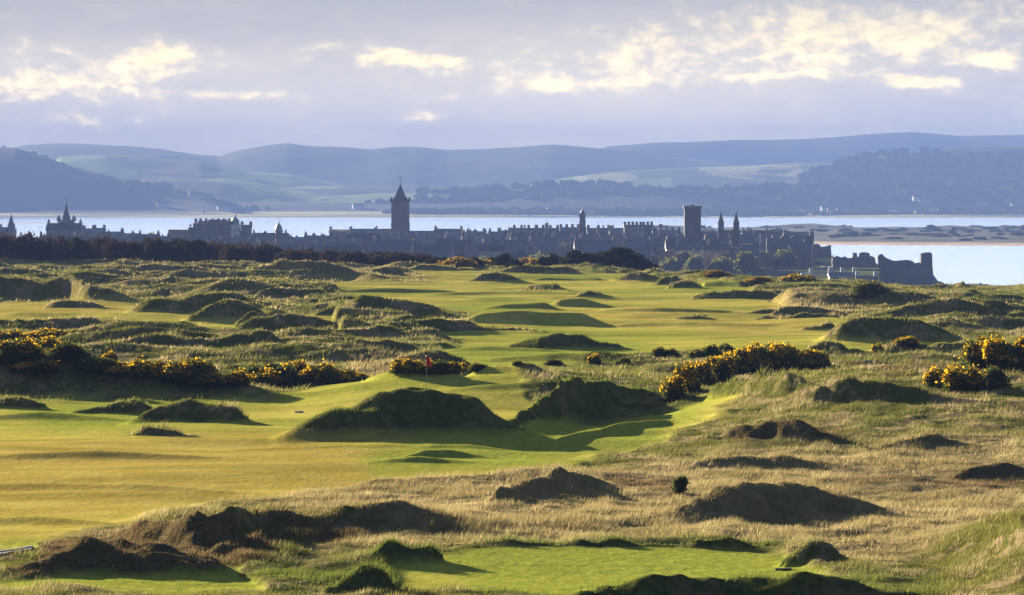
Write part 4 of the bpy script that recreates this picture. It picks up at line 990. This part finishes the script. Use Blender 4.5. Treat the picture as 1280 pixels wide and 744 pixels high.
# houses of the town
def house_proto(i):
    g = random.Random(50 + i); w = g.uniform(4.2, 8.5); d_ = g.uniform(3.6, 5); h = g.choice([5.2, 6.5, 8.2, 9.5]); rh = g.uniform(2.6, 4.2)
    wm = M[['stone', 'dark_stone', 'buff', 'dark_stone', 'stone', 'stone', 'dark_stone', 'dark_stone', 'stone', 'buff', 'dark_stone', 'stone'][i]]; rm = M['tile' if i == 8 else 'slate']
    wall = MB().box(-w, w, -d_, d_, -3, h).mesh('wall'); wall.materials.append(wm)
    rf = MB().gable(-w - .3, w + .3, -d_ - .3, d_ + .3, h, h + rh).mesh('roof'); rf.materials.append(rm)
    ch = []
    for xx in (-w + .6, w - .6):
        m = MB(); m.box(xx - .45, xx + .45, -.9, .9, h + rh - 1.4, h + rh + 1.3)
        for k in (-.5, 0, .5): m.cone(xx, k, h + rh + 1.3, h + rh + 1.9, .16, .13, 6)
        c = m.mesh('chimney'); c.materials.append(wm); ch.append(c)
    wi = []
    for zz in ([1.2, 4.0] if h > 6 else [1.6]) + ([6.6] if h > 9 else []):
        for k in range(3):
            xx = (-.62 + .62 * k) * w; c = MB().box(xx - .5, xx + .5, -d_ - .05, -d_ + .05, zz, zz + 1.4).mesh('window'); c.materials.append(M['glass']); wi.append(c)
    return wall, rf, ch, wi, w
HP = [house_proto(i) for i in range(12)]
ZONES = [(0, 230, 'house among trees in the hazy left part of the town, left of the stepped hotel', 'houses left of the stepped hotel'), (230, 480, 'house in the hazy town between the stepped hotel and the tallest tower', 'houses between hotel and tallest tower'),
         (480, 720, 'house in the hazy town between the tallest tower and the slim steeple', 'houses between tallest tower and steeple'), (720, 860, 'house in the hazy town between the slim steeple and the tall plain tower', 'houses between steeple and plain tower'),
         (860, 1060, 'house in the hazy town around and right of the twin turrets', 'houses around the twin turrets')]
g = random.Random(12); cnt = 0; tries = 0
while cnt < 270 and tries < 6000:
    tries += 1
    px = g.uniform(-20, 1000) if g.random() < .45 else g.uniform(480, 1000); D = g.choice([1720, 1760, 1810, 1850, 1960, 2010, 2060, 2110, 2170, 2230, 2300, 2380]) + g.uniform(-12, 12)
    c = float(np.interp(px, *COAST))
    if D > c - 130 or (px > 925 and D < 1850) or (px < 440 and D > 2120): continue
    i = g.randrange(12); X = PX(px, D)
    if not slot(X, D, 2 * HP[i][4] + .8, 18): continue
    z = zat(X, D); wall, rf, ch, wi, w = HP[i]
    sc = 1.0
    zn = next(q for q in ZONES if q[0] - 40 <= px < q[1])
    r = empty('house', (X, D, z), g.choice([-.12, -.15, -.2, -.28, -.4, -.05, -.2, 1.2, .0, .03]) + (.05 if px < 500 else 0), label=zn[2], cat='house', group=zn[3])
    link('wall', wall, None, r); ro = link('roof', rf, None, r)
    for c in ch: link('chimney', c, None, ro)
    for c in wi: link('window', c, None, r)
    cnt += 1
print('houses', cnt)
g = random.Random(3); n = 0
while n < 280:
    px = g.uniform(-20, 1060); D = g.uniform(1640, 2330); c = float(np.interp(px, *COAST))
    if 560 < px < 720 or px < 440:
        pass
    elif g.random() < .35: continue
    if D > c - 110 or px > 985: continue
    X = PX(px, D)
    if any(abs(X - a) < (w + 4) / 2 and abs(D - b_) < 7 for a, b_, w in used): continue
    z = zat(X, D); h = g.uniform(5.5, 10.5)
    tree('town_tree', X, D, z, g.uniform(7, 13), h, TT[g.randrange(3)] if g.random() < .8 else TB[g.randrange(4)], 'leafy tree between the hazy houses of the town', group='trees among the houses of the town')
    n += 1

# far things across the water
D = 8100.
def far_thing(name, px, D, label, cat, parts):
    X = PX(px, D); z = float(farland(np.array([X]), np.array([D]))[0]); r = empty(name, (X, D, z), label=label, cat=cat)
    for nm, mb, mt in parts: mb.build(nm, M[mt], r)
far_thing('factory_chimney', 255, D, 'thin tall factory chimney on the far shore behind the stepped hotel', 'chimney', [('stack', MB().cone(0, 0, -1, 26, 2.2, 1.5, 12), 'buff'), ('rim', MB().cone(0, 0, 26, 27, 1.9, 1.9, 12), 'stone')])
for k, (px, w, lb) in enumerate([(578, 9, 'left'), (588, 7, 'middle'), (599, 10, 'right')]):
    Dd = 9200. + k * 8; ww = w * Dd / F / 2
    far_thing('white_shed', px, Dd, 'long white farm shed on the far shore, %s one of three in a row' % lb, 'shed', [('wall', MB().box(-ww, ww, -8, 8, -6, 5), 'render'), ('roof', MB().gable(-ww - .5, ww + .5, -8.5, 8.5, 5, 9), 'render')])
g = random.Random(8)
for k in range(46):
    px = g.choice([g.uniform(1030, 1280), g.uniform(1030, 1280), g.uniform(200, 330), g.uniform(400, 900), g.uniform(900, 1280)]); Dd = g.uniform(8000, 8700); ww = g.uniform(6, 14)
    X = PX(px, Dd); z = float(farland(np.array([X]), np.array([Dd]))[0])
    r = empty('far_house', (X, Dd, z), g.uniform(-.5, .5), label='tiny pale house on the far shore across the water', cat='house', group='tiny houses across the water')
    MB().box(-ww, ww, -5, 5, -3, 6).build('wall', M['render' if g.random() < .45 else 'buff'], r); MB().gable(-ww - .4, ww + .4, -5.5, 5.5, 6, 10).build('roof', M['slate'], r)
# far woods: countless crowns
me = bpy.data.meshes.new('ico'); bm = bmesh.new(); bmesh.ops.create_icosphere(bm, subdivisions=1, radius=1); bv = np.array([v.co[:] for v in bm.verts]); bf = np.array([[v.index for v in f_.verts] for f_ in bm.faces]); bm.free()
N = 13000; pxs = rng.uniform(-200, 1500, N); Dw = 7950 + 2500 * rng.random(N) ** 1.3; Xw = (pxs - 640) / F * Dw
msk = (fbm(Xw / 700, Dw / 260, 95, 3) + .25 * sm((pxs - 560) / 100) > .12) & ((pxs > 520) | (Dw < 8800)) & ((pxs < 520) | (Dw < 9300 + 900 * (pxs > 1000)))
Xw, Dw = Xw[msk], Dw[msk]; zw = farland(Xw, Dw); N = len(Xw); sc = rng.uniform(3, 7.5, N) * (1 + .4 * (Dw > 8800)); st = rng.uniform(.9, 1.7, N)
V = bv[None] * (1 + .25 * rng.standard_normal((N, len(bv), 1))) * np.stack([sc * st, sc * 1.4, sc], 1)[:, None, :] + np.stack([Xw, Dw, zw + sc * .4], 1)[:, None, :]
Fw = (bf[None] + (np.arange(N) * len(bv))[:, None, None]).reshape(-1, 3)
link('far_woods', np_mesh('far_woods', V.reshape(-1, 3), Fw), M['town_leaf'], kind='stuff', label='dark woods and hedgerows on the far side of the water', cat='woods')
# shrubs on the spit
N = 500; pxs = rng.uniform(700, 1500, N); Dw = rng.uniform(3480, 5000, N); Xw = (pxs - 640) / F * Dw; zw = farland(Xw, Dw); ok = zw > 3.5; Xw, Dw, zw = Xw[ok], Dw[ok], zw[ok]; N = len(Xw); sc = rng.uniform(1.0, 2.4, N); st = rng.uniform(1.5, 5, N)
V = bv[None] * (1 + .25 * rng.standard_normal((N, len(bv), 1))) * np.stack([sc * st, sc * 2.4, sc], 1)[:, None, :] + np.stack([Xw, Dw, zw + sc * .3], 1)[:, None, :]
Fw = (bf[None] + (np.arange(N) * len(bv))[:, None, None]).reshape(-1, 3)
link('dune_scrub', np_mesh('dune_scrub', V.reshape(-1, 3), Fw), M['dark_leaf'], kind='stuff', label='low dark scrub on the sandy spit across the bay', cat='scrub')
# rocks and surf at the foot of the bay
g = random.Random(4)
def lump(name, px, D, w, d_, h, mat, seed, z0=0., **k):
    n1_, n2_ = 40, 10; vs, fs = [], []
    for j in range(n2_):
        for i in range(n1_):
            a = -1 + 2 * i / (n1_ - 1); b_ = -1 + 2 * j / (n2_ - 1); q = max(0, 1 - a * a) * max(0, 1 - b_ * b_)
            nse = float(fbm(np.array([a * w / 3 + seed * 7.]), np.array([b_ * 2. + seed]), 5, 3)[0])
            vs.append((PX(px, D) + a * w / 2, D + b_ * d_ / 2 * (1 + .3 * nse), z0 - .6 + (h + .6) * (q ** .5) * (1 + .9 * nse)))
    fs = [(j * n1_ + i, j * n1_ + i + 1, (j + 1) * n1_ + i + 1, (j + 1) * n1_ + i) for j in range(n2_ - 1) for i in range(n1_ - 1)]
    return MB().add(vs, fs).build(name, M[mat], **k)
RKS = [(1180, 1870, 11, 8, 1.2), (1196, 1850, 14, 9, 1.0), (1222, 1900, 13, 10, .9), (1232, 1800, 18, 10, 1.2), (1255, 1830, 16, 9, .8), (1274, 1790, 12, 8, 1.0), (1210, 1800, 10, 8, .9)]
for k, (px, D, w, d_, h) in enumerate(RKS):
    lump('shore_rock', px, D, w, d_, h, 'rock', k, label='low dark rock awash in the surf right of the castle cliff', cat='rock', group='rocks awash in the surf')
m = MB(); 
for k, (px, D, w, d_) in enumerate([(1186, 1855, 22, 14), (1206, 1830, 34, 16), (1228, 1810, 40, 18), (1250, 1845, 36, 16), (1270, 1805, 44, 22), (1295, 1820, 40, 20), (1238, 1870, 26, 12), (1262, 1880, 30, 10), (1216, 1790, 34, 22), (1244, 1770, 44, 22), (1275, 1760, 44, 22)]):
    n_ = 60; vs = [(PX(px, D), D, .34)]
    for i in range(n_):
        a = 6.2832 * i / n_; q = 1 + .5 * float(fbm(np.array([math.cos(a) * 3 + k * 5]), np.array([math.sin(a) * 3.]), 8, 3)[0])
        vs.append((PX(px, D) + w / 2 * q * math.cos(a), D + d_ / 2 * q * math.sin(a), .05 + .01 * k))
    m.add(vs, [(0, 1 + i, 1 + (i + 1) % n_) for i in range(n_)])
m.build('surf', M['foam'], kind='stuff', label='white surf breaking on the rocks right of the castle', cat='surf')
bpy.context.view_layer.update()
